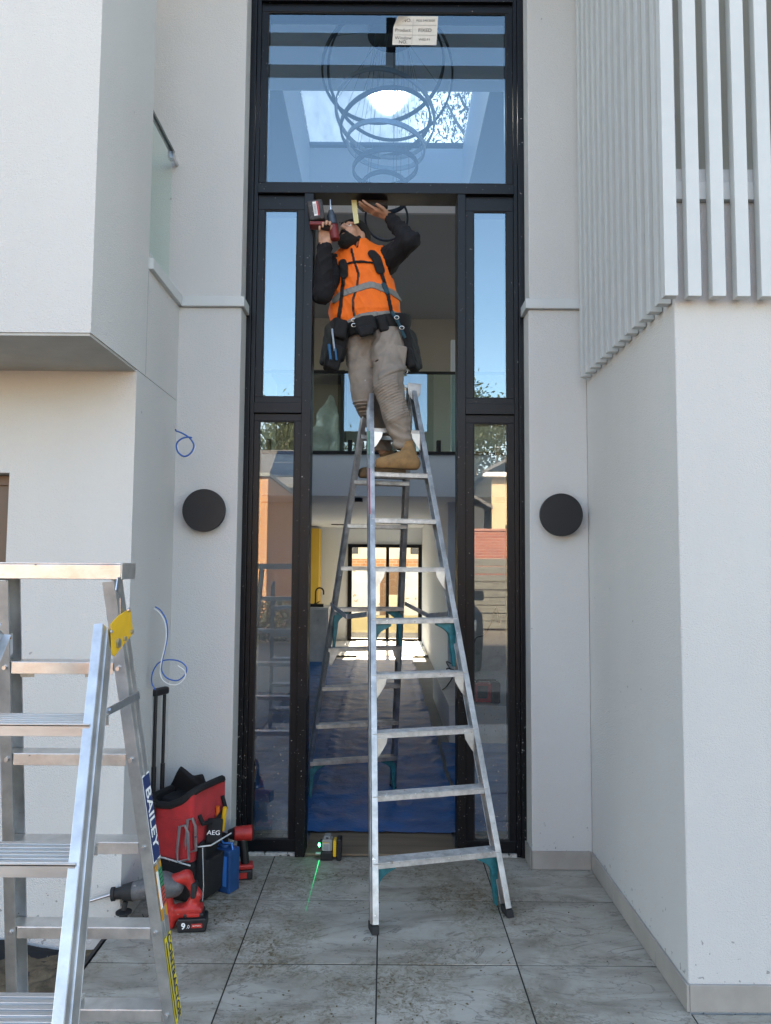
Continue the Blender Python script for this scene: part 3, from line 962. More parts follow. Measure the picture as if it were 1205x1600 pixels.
def sash(x0, x1, z0, z1, gx0, gx1, gz0, gz1, glass, m=M_FRAME):
    y0, y1 = YF + .024, YB - .02
    b = MB().box(x0, x1, y0, y1, gz1, z1).box(x0, x1, y0, y1, z0, gz0).box(x0, gx0, y0, y1, gz0, gz1).box(gx1, x1, y0, y1, gz0, gz1)
    s = b.build('sash', m, ef, bevel=0.002)
    g = .006
    b = MB().box(gx0, gx1, y0 + .004, y0 + .03, gz1 - g, gz1 - .0003).box(gx0, gx1, y0 + .004, y0 + .03, gz0 + .0003, gz0 + g)
    b.box(gx0 + .0003, gx0 + g, y0 + .004, y0 + .03, gz0 + g, gz1 - g).box(gx1 - g, gx1 - .0003, y0 + .004, y0 + .03, gz0 + g, gz1 - g)
    b.build('gasket', M_GASKET, ef)
    bx('window_pane', glass, ef, gx0 + g, gx1 - g, y0 + .012, y0 + .020, gz0 + g, gz1 - g)


sash(-.799, .776, 4.029, 5.214, -.760, .738, 4.045, 5.16, M_GLASS_TOP)
sash(-.799, -.512, 2.663, 3.965, -.757, -.556, 2.700, 3.872, M_GLASS)
sash(.479, .776, 2.663, 3.965, .530, .735, 2.700, 3.872, M_GLASS)
sash(-.799, -.512, .02, 2.597, -.768, -.552, .088, 2.552, M_GLASS_LOW)
sash(.479, .776, .02, 2.597, .528, .737, .088, 2.548, M_GLASS_LOW)
bx('sill', mat('mortar', (0.45, 0.44, 0.42), 0.9, n_scale=40, n_amt=.3, specks=[(30, .58, (.04, .04, .04))]), ef, -.80, -.512, 4.43, 4.56, 0.001, 0.019)
bx('sill', MATS['mortar'], ef, .479, .776, 4.43, 4.56, 0.001, 0.019)
# bracing beams of the open canopy above the entrance (mirrored in the high window)
M_BEAM = mat('canopy_beam', (0.16, 0.165, 0.15), 0.6, n_scale=5, n_amt=.1)
bx('canopy_beam', M_BEAM, house, -1.219, 1.1, 3.77, 3.83, 5.44, 5.50)
bx('canopy_beam', M_BEAM, house, -1.219, 1.1, 3.47, 3.53, 5.405, 5.47)
bx('canopy_hanger', M_GASKET, house, -.02, .05, 3.60, 3.70, 5.42, 5.72)

# ------------------------------------------------------------------ wall lights, label, cables
for (x, z, lab) in ((-1.034, 1.99, 'round black wall light on the pier left of the entrance, below the blue wire loop'),
                    (1.001, 1.979, 'round black wall light on the pier right of the entrance')):
    t = thing('wall_light', lab, 'wall light', (x, 4.27, z), 'round wall lights beside the entrance')
    MB().cyl((0, -.062, 0), (0, -.035, 0), .122, n=64).build('disc', M_BLACKDISC, t, bevel=0.003)
    MB().cyl((0, -.034, 0), (0, -.001, 0), .055, n=32).build('mount', M_BLACKDISC, t)

lab = thing('paper_label', 'white paper window label with a curled corner stuck on the high glass', 'label', (0, 0, 0))
c00, c10, c11, c01 = pt(613, 70, 4.452), pt(682, 70.5, 4.452), pt(683.5, 22, 4.452), pt(616, 25, 4.452)
o, u, v = c00, (c10 - c00), (c01 - c00)
NP = 12
vs = []
for j in range(NP + 1):
    for i in range(NP + 1):
        a, b_ = i / NP, j / NP
        p = o + u * a + v * b_
        c = max(0, (1 - a) * 1.0 + b_ - 1.62)          # upper left corner curls forward
        p = p + Vector((.06 * c, -.10 * c, -.08 * c))
        vs.append(p)
fs = [(j * (NP + 1) + i, j * (NP + 1) + i + 1, (j + 1) * (NP + 1) + i + 1, (j + 1) * (NP + 1) + i) for j in range(NP) for i in range(NP)]
MB().add(vs, fs).build('sheet', M_PAPER, lab, smooth=True)
ul, vl = u.normalized(), v.normalized()
W_, H_ = u.length, v.length
off = Vector((0, -.0015, 0))
for fy in (.34, .68):
    p = o + v * fy + off; MB().bar(p + u * .02, p + u * .98, vl, (0, 1, 0), .0015, .0005).build('rule', mat('ink_pale', (.3, .29, .28), .8), lab)
p = o + u * .44 + off; MB().bar(p + v * .02, p + v * .9, ul, (0, 1, 0), .0015, .0005).build('rule', MATS['ink_pale'], lab)
for s_, a, b_, sz in (('NO.', .30, .84, .032), ('POS 540/3020', .72, .84, .020), ('Product:', .23, .5, .030), ('FIXED', .72, .5, .032),
                      ('Window', .24, .23, .030), ('NO.', .24, .09, .030), ('W02-F1', .72, .18, .022)):
    text(s_, sz, M_INK, lab, o + u * a + v * b_ + Vector((0, -.002, 0)), ul, vl, off=0)


def cable(name, pts, r, m, parent=None, n=6, sub=8, **kw):
    """smooth Catmull-Rom cable through the points"""
    P = [Vector(p) for p in pts]; P = [P[0] * 2 - P[1]] + P + [P[-1] * 2 - P[-2]]
    out = []
    for i in range(1, len(P) - 2):
        for k in range(sub):
            t = k / sub
            out.append(.5 * ((2 * P[i]) + (-P[i - 1] + P[i + 1]) * t + (2 * P[i - 1] - 5 * P[i] + 4 * P[i + 1] - P[i + 2]) * t * t
                             + (-P[i - 1] + 3 * P[i] - 3 * P[i + 1] + P[i + 2]) * t ** 3))
    out.append(P[-2])
    return MB().tube(out, r, n).build(name, m, parent, smooth=True, **kw)


t = thing('wire_tail', 'short blue wire coiled in a loop out of the wall above the left wall light', 'wire', pt(275, 670, 4.0))
o = Vector(t.location)
lp = [(275, 668), (275, 673), (283, 676), (296, 684), (303, 696), (298, 708), (288, 713), (278, 706), (276, 694), (283, 686), (293, 683), (300, 684)]
cable('wire', [pt(x, y, 4.02 - (i > 1) * .03 - i * .004) - o for i, (x, y) in enumerate(lp)], .0045, M_CORD, t)
cable('wire', [pt(x + 1.5, y + 2, 4.02 - (i > 1) * .028 - i * .004) - o for i, (x, y) in enumerate(lp[2:9])], .003, M_CORDW, t)
MB().box(-.006, .004, -.006, .006, 0, .03).build('conduit_end', M_ZINC, t)
t = thing('wire_tail', 'long blue and white wires hanging from the wall above the trolley handle', 'wire', pt(243, 948, 3.86))
o = Vector(t.location)
lp = [(243, 948), (252, 955), (260, 970), (262, 990), (259, 1010), (254, 1032), (253, 1048), (262, 1060), (278, 1063), (290, 1053), (291, 1042), (280, 1033),
      (262, 1031), (248, 1036), (239, 1050), (237, 1066), (243, 1078)]
cable('wire', [pt(x, y, 3.9 - .012 * min(i, 5)) - o for i, (x, y) in enumerate(lp)], .0036, M_CORD, t)
cable('wire', [pt(x - 2, y + 3 + (i > 5) * 4, 3.89 - .012 * min(i, 5)) - o for i, (x, y) in enumerate(lp[:12])], .0026, M_CORDW, t)

# ------------------------------------------------------------------ ring pendant in the void
pend = thing('ring_pendant', 'large spiral ring pendant light hanging below the skylight, behind the high window', 'pendant light', (.0, 5.2, 5.6))
po = Vector(pend.location)
MB().cyl((0.02, -.02, -.05), (0.02, -.02, -.001), .175, n=48).build('canopy', M_BLACKDISC, pend)
rings = [(503.6, 694, 30, 185, 5.20, -7), (512, 707, 24, 210, 5.25, 8), (523, 680, 121, 241, 5.22, 12), (532, 673, 147, 241, 5.25, -9),
         (542, 664, 195, 261, 5.2, 7), (552, 652, 237, 289, 5.2, -4), (562, 640, 272, 330, 5.2, 3), (571, 637, 308, 374, 5.15, 0)]
wires = MB()
for k, (x0, x1, y0, y1, Y, roll) in enumerate(rings):
    cx, cy = (x0 + x1) / 2, (y0 + y1) / 2
    c = pt(cx, cy, Y)
    d = c - Vector((0, 0, EYE)); zc = d.dot(Vector((0, math.cos(PITCH), math.sin(PITCH))))
    r_ = (x1 - x0) / 2 / 1160 * zc
    e = math.atan2(d.z, d.y)
    et = math.asin(min(.98, (y1 - y0) / (x1 - x0)))
    M = Matrix.Rotation(R(roll), 3, 'Y') @ Matrix.Rotation(e - et, 3, 'X')
    b = MB(); n = 72; V_ = []
    h2, w2 = (.017, .007)
    for i in range(n):
        a = 2 * math.pi * i / n
        for rr, hh in ((-w2, -h2), (w2, -h2), (w2, h2), (-w2, h2)):
            V_.append(c - po + M @ Vector(((r_ + rr) * math.cos(a), (r_ + rr) * math.sin(a), hh)))
    F_ = [(i * 4 + q, i * 4 + (q + 1) % 4, ((i + 1) % n) * 4 + (q + 1) % 4, ((i + 1) % n) * 4 + q) for i in range(n) for q in range(4)]
    b.add(V_, F_).build('ring', M_RING if k != 2 and k != 4 else mat('pendant_ring_painted_lit', (.42, .45, .5), .4, .2), pend)  # two rings get a paler copy, their lit look put into the colour
    for a in (.4, 2.6, 4.7):
        q = c - po + M @ Vector((r_ * math.cos(a + k), r_ * math.sin(a + k), 0))
        wires.tube([(0.02 + .12 * math.cos(a + k), -.02 + .12 * math.sin(a + k), -.05), q], .0015, 4)
wires.build('suspension_wires', mat('wire_dark', (.08, .09, .1), .5), pend)

# ------------------------------------------------------------------ interior floor coverings
def tarp(x0, x1, y0, y1, seed, label, edge=0.03, m=None, amp=.013):
    sx = .028; nx = int((x1 - x0) / sx) + 1; sy = .045; ny = int((y1 - y0) / sy) + 1
    v = []
    for j in range(ny):
        y = y0 + (y1 - y0) * j / (ny - 1)
        for i in range(nx):
            s = i / (nx - 1)
            xa = x0 + edge * mnoise.noise(Vector((seed, y * 1.7, 0))) + edge * .5 * mnoise.noise(Vector((seed, y * 6, 0)))
            xb = x1 + edge * mnoise.noise(Vector((seed + 9, y * 1.7, 0))) + edge * .5 * mnoise.noise(Vector((seed + 9, y * 6, 0)))
            x = xa + (xb - xa) * s
            w1 = mnoise.noise(Vector((x * 1.3, y * 3.4, seed)))
            w2 = 1 - abs(mnoise.noise(Vector((x * 2.6 + 1.2 * w1 + y * .5, y * 3.6 - x * 1.1, seed + 4)))) * 3.0
            w3 = 1 - abs(mnoise.noise(Vector((x * 7 - y * 2, y * 9 + x * 3, seed + 7)))) * 2.6
            w4 = 1 - abs(mnoise.noise(Vector((x * 3.1 - y * 1.3, y * 2.1 + x * 2, seed + 17)))) * 4.5
            z = .016 + amp * (.40 * w1 + .42 * max(0, w2) ** 3 + .22 * max(0, w3) ** 2 + .45 * max(0, w4) ** 2)
            fx = abs(((x + 4) / .62) % 1 - .5) * .62; fy = abs(((y + .3) / .62) % 1 - .5) * .62      # packing creases
            z += .004 * (max(0, 1 - fx / .02) + max(0, 1 - fy / .03))
            ed = min(s, 1 - s)
            if ed < .06: z += .012 * mnoise.noise(Vector((x * 9, y * 18, seed))) + .006
            v.append((x, y, max(.003, z)))
    f = [(j * nx + i, j * nx + i + 1, (j + 1) * nx + i + 1, (j + 1) * nx + i) for j in range(ny - 1) for i in range(nx - 1)]
    o = MB().add(v, f).build('tarpaulin', m or M_TARP, smooth=True)
    return tag(o, label, 'tarpaulin')


M_TARP = mat('blue_tarp', (0.008, 0.105, 0.31), 0.46, n_scale=5, n_amt=0.25, bump=0.6, b_scale=34, specks=[(24, .76, (.12, .15, .2))], spec=.18)
tarp(-.50, .50, 4.76, 13.7, 2.0, 'blue tarpaulin covering the middle of the hall floor through the doorway').location.z = .004
tarp(-1.68, -.44, 4.80, 13.3, 5.0, 'blue tarpaulin along the left side of the hall, behind the left sidelight')
tarp(.53, 2.36, 4.80, 7.12, 8.0, 'blue tarpaulin behind the right sidelight, in front of the white ledge')
ds = tarp(-1.6, .80, 13.75, 16.3, 11.0, 'crumpled white drop sheet in the sunlight at the rear door', m=mat('white_sheet', (.8, .8, .78), .6), amp=.03)
ds['category'] = 'drop sheet'; ds.name = 'drop_sheet'
sb = MB().box(-.454, .429, 4.44, 4.86, 0.0, 0.012).build('sill_board', mat('ply_board', (0.19, 0.14, 0.095), 0.75, n_scale=5, n_amt=.25, stretch=(.3, 3, 1)), bevel=0.002)
tag(sb, 'thin brown board covering the door sill in front of the blue tarpaulin', 'board')

radio = thing('jobsite_radio', 'red and black jobsite radio on the white ledge behind the right sidelight', 'radio', (1.0, 7.36, .352))
MB().box(-.12, .12, -.06, .06, .01, .19).build('casing', M_RED, radio, bevel=0.012)
MB().box(-.10, .0, -.067, -.061, .05, .17).build('panel', M_BLACK, radio, bevel=.003)
for z in (.075, .135): MB().cyl((-.05, -.074, z), (-.05, -.068, z), .018, n=16).build('knob', M_BLACKDISC, radio)
MB().box(.03, .128, -.068, .064, .0, .2).build('bumper', M_BLACK, radio, bevel=.015)
MB().cyl((.08, -.076, .1), (.08, -.069, .1), .042, n=20).build('speaker', M_GASKET, radio)
MB().tube([(-.1, 0, .19), (-.09, 0, .215), (.09, 0, .215), (.1, 0, .19)], .009).build('handle', M_BLACK, radio)
cb = thing('power_lead', 'tangled dark lead lying on the ledge beside the radio', 'lead', (.75, 8.6, .36))
cable('lead', [(-.13, -.6, .005), (-.05, -.3, .01), (.05, .2, .05), (.0, .5, .16), (.12, .3, .1), (.05, 0, .05), (-.02, .2, .12), (.15, .3, .06), (.3, -.2, .03), (.35, -.6, .02)], .007, M_CORDK, cb)
cb = thing('power_lead', 'dark and red leads hanging loose above the radio in the right sidelight', 'lead', (1.2, 9.4, .36))
cable('lead', [(-.3, -.2, .2), (-.18, -.1, .35), (-.1, 0, .3), (-.05, 0, .42), (.05, 0, .46), (.15, .05, .62), (.22, .1, .8), (.26, .1, .6)], .008, M_CORDK, cb)
cable('lead', [(-.33, -.25, .18), (-.2, -.1, .25), (-.12, 0, .38), (-.08, 0, .28), (-.2, 0, .22)], .006, M_RED, cb)


def lump(P):
    d = cap(P, (-.80, 9.5, 3.15), (-.76, 9.5, 3.55), .20, .15)
    d = union(.1, d, cap(P, (-.76, 9.5, 3.55), (-.72, 9.5, 3.84), .12, .05), ell(P, (-.95, 9.5, 3.2), (.18, .18, .22)))
    return d + .02 * wob(P, 14, 3) + .012 * wob(P, 40, 5)


wrapm = mat('plastic_wrap', (.42, .44, .42), .25, n_scale=4, n_amt=.3)
wrap_l = thing('wrapped_bundle', 'clear plastic wrapped bundle standing on the landing behind the glass balustrade', 'bundle', (0, 0, 0))
soft('plastic_sheet', lump, (-1.2, 9.2, 3.02), (-.45, 9.8, 3.95), .02, wrapm, wrap_l)
MB().box(-1.0, -.6, 9.45, 9.55, 3.02, 3.4).build('contents', mat('grey_contents', (.3, .31, .31), .8), wrap_l, bevel=.05)

# ------------------------------------------------------------------ step ladders
def channel(name, p0, p1, d, w, depth, flange, t, m, parent):
    """C section: web in the plane of the rail and d (depth), flanges reach along w; p0/p1 run along the web's middle"""
    b = MB()
    p0, p1, d, w = Vector(p0), Vector(p1), Vector(d).normalized(), Vector(w).normalized()
    ax = (p1 - p0).normalized()
    d = (d - ax * d.dot(ax)).normalized(); w = (w - ax * w.dot(ax)).normalized()
    b.bar(p0, p1, w, d, t, depth - 2 * t)
    b.bar(p0, p1, w, d, flange, t, flange / 2 - t / 2, depth / 2 - t / 2)
    b.bar(p0, p1, w, d, flange, t, flange / 2 - t / 2, -depth / 2 + t / 2)
    b.bar(p0, p1, w, d, t * 1.8, depth * .22, -t * .35, 0)     # stiffening rib on the web
    return b.build(name, m, parent, bevel=0.0012)


def lerp(a, b, t): return Vector(a) * (1 - t) + Vector(b) * t


def tread(name, a, b, d, up, depth, m, parent, thick=.026, ribs=7):
    """ribbed step between rails: a,b ends of its front edge, d towards the back"""
    a, b, d, up = Vector(a), Vector(b), Vector(d).normalized(), Vector(up)
    x = (b - a).normalized()
    q = MB()
    q.bar(a + d * depth / 2, b + d * depth / 2, d, up, depth, .004, 0, -.004)
    q.bar(a + d * .002, b + d * .002, d, up, .004, thick, 0, -thick / 2)
    q.bar(a + d * (depth - .002), b + d * (depth - .002), d, up, .004, thick, 0, -thick / 2)
    for k in range(ribs):
        yy = depth * (k + .5) / ribs
        q.bar(a + d * yy, b + d * yy, d, up, depth / ribs * .55, .003, 0, -.0006)
    return q.build(name, m, parent, bevel=0.0008)


def gusset(a, x, up, d, s, m, parent):
    """pressed brace plate under a step end: a top corner, x inward, up"""
    a, x, up, d = Vector(a), Vector(x), Vector(up), Vector(d)
    poly = [(0, 0), (.055 * s, 0), (.05 * s, -.03), (.02 * s, -.085), (.004 * s, -.105), (0, -.10)]
    return MB().prism(poly, a, x, up, d, .003).build('brace_plate', m, parent, bevel=.001)


def teal_brace(a, x, up, d, L_, m, parent, n=10):
    """curved moulded corner brace from under a step down the rail"""
    a, x, up, d = Vector(a), Vector(x), Vector(up), Vector(d)
    out, inn = [], []
    for i in range(n + 1):
        t = i / n
        out.append(((1 - t) * .10 * math.cos(t * 1.2), -L_ * t ** 1.3 * .22 if t < .35 else -L_ * t ** 1.3 * (.22 + .78 * (t - .35) / .65)))
    inn = [(max(0, p[0] - .022), p[1] - .0 - (.012 if i < 4 else 0)) for i, p in enumerate(out)]
    poly = [(0.11, 0)] + [(max(.012, .03 + .08 * (1 - i / 8) ** 3), -.012 - .09 * (i / 8)) for i in range(9)] + [(.012, -L_), (0, -L_), (0, 0)]
    return MB().prism(poly, a, x, up, d, .035).build('corner_brace', m, parent, bevel=.002)


# --- tall ladder standing through the doorway
T = Vector((.025, 4.63, 2.81)); u = Vector((.965, .261, 0)).normalized(); v = Vector((-.261, .965, 0)).normalized()
lad = thing('step_ladder', 'tall paint spattered aluminium double sided step ladder standing astride the door sill', 'step ladder', (T.x, T.y, 0))
lo = Vector(lad.location)
F0 = Vector((.28, 3.646, 0)) - lo; B0 = Vector((-.25, 5.62, 0)) - lo; Tp = T - lo
HB, HT = .345, .150
up = Vector((0, 0, 1))
railends = {}
for side, base, dsg in (('front', F0, -1), ('rear', B0, 1)):
    for sg in (-1, 1):
        p0 = base + u * sg * (HB - .0) + Vector((0, 0, .03))
        p1 = Tp + u * sg * HT + v * (.02 * dsg) + Vector((0, 0, -.0))
        channel('rail', p0, p1, v, u * -sg, .068, .030, .0035, M_ALU2, lad)
        railends[(side, sg)] = (p0, p1)
        ax = (p1 - p0).normalized()
        MB().bar(p0 - ax * .030, p0 + ax * .006, u, v, .036, .074, -sg * .012).build('foot', M_RUBBER, lad, bevel=.004)
for side, base, dsg in (('front', F0, 1), ('rear', B0, -1)):
    for k in range(1, 10):
        z = .279 * k
        t = (z - .03) / (2.81 - .03)
        A = lerp(*railends[(side, -1)], t) + u * .006; B_ = lerp(*railends[(side, 1)], t) - u * .006
        dd = v * dsg
        dep = .085
        tread('step', A - dd * .038, B_ - dd * .038, dd, up, dep, M_TREAD if side == 'front' else M_ALU2, lad)
        if side == 'front' and k in (9, 6, 4, 3):
            for sg, P_ in ((1, A), (-1, B_)):
                gusset(P_ - v * .040 + u * sg * .012 - up * .022, u * sg, up, -v, 1.15, M_ALU, lad)
        if k in (1, 5):
            for sg, P_ in ((1, A), (-1, B_)):
                teal_brace(P_ - v * .018 + u * sg * .002 - up * .028, u * sg, up, v, .24, M_TEAL, lad)
        if side == 'rear' and k == 4:
            for sg, P_ in ((1, A), (-1, B_)):
                gusset(P_ - v * .040 + u * sg * .012 - up * .022, u * sg, up, -v, 1.0, M_ALU2, lad)
# top hinge castings
for sg in (-1, 1):
    c = Tp + u * sg * (HT - .012)
    poly = [(-.062, .02), (.062, .02), (.062, -.01), (.04, -.07), (.0, -.092), (-.04, -.07), (-.062, -.01)]
    MB().prism(poly, c + u * sg * .016, v, up, u * sg, .005).build('hinge_plate', M_ALU, lad, bevel=.001)
    MB().prism([(-.05, .02), (.05, .02), (.05, 0), (-.05, 0)], c - v * .0 - u * .03, u * 1.2, up, v, .06).build('hinge_cap', M_ALU, lad, bevel=.002)
    MB().cyl(c + u * sg * .01 - up * .03, c + u * sg * .034 - up * .03, .012).build('rivet', M_ZINC, lad, smooth=True)
    # front facing ear of the hinge
    MB().prism([(-.045, .018), (.045, .018), (.04, -.05), (.015, -.085), (-.015, -.085), (-.04, -.05)], c - v * .062, u, up, -v, .004).build('hinge_ear', M_ALU2, lad, bevel=.001)
# spreader bars
for sg in (-1, 1):
    a = lerp(*railends[('front', sg)], .50); b_ = lerp(*railends[('rear', sg)], .50)
    m_ = (a + b_) / 2 + u * sg * .0 - up * .05
    MB().bar(a + u * sg * .012, m_ + u * sg * .012, up, u, .028, .004).bar(m_ + u * sg * .016, b_ + u * sg * .016, up, u, .028, .004).build('spreader', M_ZINC, lad)
# green and red print down the left rail
a, b_ = railends[('front', -1)]
ax = (b_ - a).normalized()
q = lerp(a, b_, .76) - v * .0365 + u * .014
txt_m = mat('red_print', (.5, .03, .03), .6)
MB().bar(lerp(a, b_, .83) - v * .036 - u * .003, lerp(a, b_, .885) - v * .036 - u * .003, u, v, .008, .002).build('sticker', mat('green_print', (.01, .25, .08), .5), lad)
MB().bar(lerp(a, b_, .70) - v * .036 - u * .003, lerp(a, b_, .80) - v * .036 - u * .003, u, v, .007, .002).build('sticker', txt_m, lad)

# --- contractor ladder at the left edge
lb_ = thing('step_ladder', 'shiny aluminium contractor ladder with yellow hinge plate standing at the left edge of the porch', 'step ladder', (-.95, 2.1, -.14))
o2 = Vector(lb_.location)


def q2(x, y, z): return Vector((x, y, z)) - o2


YR = lambda z: 2.19 + .215 * (1.68 - z)
YFn = lambda z: 2.02 - .62 * (1.50 - z)
XRR = lambda z: -.790 + .092 * (1.65 - z)
XRL = lambda z: -1.125 - .045 * (1.65 - z)
XFR = lambda z: -.748 + .165 * (1.5 - z)
XFL = lambda z: -1.045 - .095 * (1.5 - z)
zb = -.13
yv = Vector((0, 1, 0)); xv = Vector((1, 0, 0))
channel('rail', q2(XRR(zb), YR(zb), zb), q2(XRR(1.645), YR(1.645), 1.645), yv, -xv, .075, .034, .0035, M_ALU, lb_)
channel('rail', q2(XRL(zb), YR(zb), zb), q2(XRL(1.645), YR(1.645), 1.645), yv, xv, .075, .034, .0035, M_ALU, lb_)
channel('rail', q2(XFR(zb), YFn(zb), zb), q2(XFR(1.51), YFn(1.51), 1.51), yv, -xv, .075, .024, .0035, M_ALU, lb_)
channel('rail', q2(XFL(zb), YFn(zb), zb), q2(XFL(1.51), YFn(1.51), 1.51), yv, xv, .075, .024, .0035, M_ALU, lb_)
for X_, Y_ in ((XRR(zb), YR(zb)), (XRL(zb), YR(zb)), (XFR(zb), YFn(zb)), (XFL(zb), YFn(zb))):
    MB().box(-.045, .045, -.05, .05, -.03, .02).build('foot', M_RUBBER, lb_, bevel=.006).location = q2(X_ + (.0 if X_ > -.9 else 0), Y_, zb)
# top cap: folded channel
c = MB().box(-1.235, -.765, 2.155, 2.275, 1.684, 1.689).box(-1.235, -.765, 2.155, 2.159, 1.641, 1.684).box(-1.235, -.765, 2.271, 2.275, 1.641, 1.684)
c.box(-.7649, -.7615, 2.157, 2.274, 1.641, 1.689)
cc = MB().add([Vector(p) - o2 for p in c.v], c.f).build('top_cap', M_ALU, lb_, bevel=.003)
for z in (1.395, 1.115, .835, .555, .275):       # rear stiles' channel shaped bars
    y = YR(z)
    m_ = MB().bar(q2(XRL(z) + .004, y, z), q2(XRR(z) - .004, y, z), yv, up, .066, .003, .0, 0)
    m_.bar(q2(XRL(z) + .036, y - .033, z), q2(XRR(z) - .034, y - .033, z), yv, up, .003, .034, 0, -.017)
    m_.bar(q2(XRL(z) + .036, y + .033, z), q2(XRR(z) - .034, y + .033, z), yv, up, .003, .034, 0, -.017)
    m_.build('cross_bar', M_ALU, lb_, bevel=.001)
    for X_ in (XRL(z) + .018, XRR(z) - .018):
        MB().cyl(q2(X_, y - .043, z - .016), q2(X_, y - .036, z - .016), .006, n=12).build('rivet', M_ZINC, lb_, smooth=True)
for z in (1.296, 1.030, .775, .505, .235):          # wide treads of the climbing side
    y = YFn(z)
    tread('step', q2(XFL(z) + .004, y - .05, z), q2(XFR(z) - .004, y - .05, z), yv, up, .13, M_TREAD if z < .5 else mat('tread_clean', (.62, .62, .61), .4, .75, n_scale=20, n_amt=.15, stretch=(.2, 6, 1)), lb_, thick=.030, ribs=6)
    MB().cyl(q2(XFR(z) - .010, y - .048, z - .014), q2(XFR(z) - .010, y - .039, z - .014), .006, n=12).build('rivet', M_ZINC, lb_, smooth=True)


def ptX(px, py, X):
    d = ray(px, py)
    return Vector((0, 0, EYE)) + d * (X / d.x)


def plateX(name, pix, X, t, m, **kw):
    vs_ = [ptX(a_, b2, X) - o2 for a_, b2 in pix]
    return MB().prism([(w_.y, w_.z) for w_ in vs_], (vs_[0].x, 0, 0), (0, 1, 0), (0, 0, 1), (1, 0, 0), t).build(name, m, lb_, bevel=.0015)


plateX('hinge_plate', [(172, 975), (184, 962), (203, 950), (205, 970), (207, 990), (190, 1010), (178, 1026), (173, 1022)], -.740, .003, M_YELLOW)
for px_, py_, r_ in ((184, 1005, .014), (200, 953, .006), (205, 987, .006), (194, 998, .007), (173, 987, .004)):
    c = ptX(px_, py_, -.737) - o2
    MB().cyl(c, c + Vector((.006, 0, 0)), r_, n=6 if r_ > .01 else 12).build('bolt', M_ZINC, lb_)
plateX('spreader', [(165, 1107), (166, 1119), (217, 1092), (216, 1080)], -.735, .004, M_ZINC)
c = ptX(171, 1111, -.731) - o2
MB().cyl(c, c + Vector((.005, 0, 0)), .008, n=6).build('bolt', M_ZINC, lb_)
st = [(186, 902), (183, 922), (190, 934), (190, 966)]
cs = [ptX(a_, b2, -.752) - o2 for a_, b2 in st]
b = MB()
for i in range(3): b.bar(cs[i], cs[i + 1], (0, 1, 0), (1, 0, 0), .022, .003)
b.build('locking_strap', M_ZINC, lb_)
# stickers on the outer web of the right rear rail
def stick(z0, z1, m, wdt=.056, x=.0035, name='sticker', off=0.0):
    p0, p1 = q2(XRR(z0) + x, YR(z0) + off, z0), q2(XRR(z1) + x, YR(z1) + off, z1)
    MB().bar(p0, p1, yv, xv, wdt, .0012).build(name, m, lb_)
    return p0, p1


stick(1.045, .765, M_WHITE, .066)
a, b_ = stick(1.040, .770, M_NAVY, .060, .0045)
ud = (b_ - a).normalized()
text('BAILEY', .066, M_WHITE, lb_, (a + b_) / 2 + Vector((.0012, 0, 0)), ud, yv, bold=.0012, off=.0)
a, b_ = stick(.755, .575, mat('orange_print', (.55, .25, .02), .5), .060)
stick(.735, .675, mat('green_label', (.02, .22, .10), .5), .034, .0045, off=.012)
stick(.673, .612, mat('red_label', (.45, .06, .04), .5), .034, .0045, off=.012)
stick(.735, .612, M_WHITE, .018, .0046, off=-.017)
for k in range(9):
    z = .73 - k * .0135
    stick(z, z - .002, M_INK, .030, .0056, name='print_line', off=.012)
stick(.515, .225, mat('yellow_label', (.75, .58, .02), .5), .062)
a, b_ = q2(XRR(.51) + .0045, YR(.51), .51), q2(XRR(.23) + .0045, YR(.23), .23)
text('CONTRACTOR', .043, M_INK, lb_, (a + b_) / 2 + Vector((.001, 0, 0)) + yv * .008, ud, yv, bold=.0008, off=0)
stick(.50, .24, M_INK, .002, .0046, name='print_line', off=-.019)
stick(.50, .24, M_INK, .002, .0046, name='print_line', off=-.025)
# small warning label on the left rear rail and scraps of tape on the top bar
pl = [(10, 992), (20, 989), (20, 1020), (11, 1032)]
vs_ = [pt(a_, b2, YR(1.35) - .042) - o2 for a_, b2 in pl]
MB().add(vs_, [(0, 1, 2, 3)]).build('sticker', M_WHITE, lb_)
MB().add([pt(a_, b2, YR(1.35) - .043) - o2 for a_, b2 in [(10.5, 994), (18, 991), (18, 998), (10.5, 1001)]], [(0, 1, 2, 3)]).build('sticker', MATS['orange_print'], lb_)
for x0, x1 in ((32, 54), (133, 152)):
    MB().add([pt(a_, b2, YR(1.38) - .0365) - o2 for a_, b2 in [(x0, 1044), (x1, 1044), (x1, 1058), (x0, 1058)]], [(0, 1, 2, 3)]).build('tape_scrap', mat('brown_tape', (.33, .27, .2), .7, n_scale=60, n_amt=.3), lb_)

# ------------------------------------------------------------------ weed mat at the garden edge
wm_v, wm_f = [], []
nx, ny = 40, 24
for j in range(ny):
    for i in range(nx):
        a, b2 = i / (nx - 1), j / (ny - 1)
        x = -2.3 + .86 * a + .05 * mnoise.noise(Vector((b2 * 3, 1, 1)))
        y = 3.555 - .50 * b2 * (1 - .75 * a ** 2) - .01
        z = -.015 - .09 * b2 + .05 * (1 - b2) ** 2 - .13 * a * (1 - b2) + .02 * mnoise.noise(Vector((a * 5, b2 * 5, 2)))
        wm_v.append((x, y, z))
for j in range(ny - 1):
    for i in range(nx - 1):
        q = j * nx + i
        wm_f.append((q, q + 1, q + nx + 1, q + nx))
tag(MB().add(wm_v, wm_f).build('weed_mat', M_BLKFAB, smooth=True), 'black weed mat lying on the soil against the lower left wall', 'weed mat')

# ------------------------------------------------------------------ tools on the porch
def place(o, x, y, z=0.0, rz=0.0):
    o.location = (x, y, z); o.rotation_euler.z = R(rz); return o


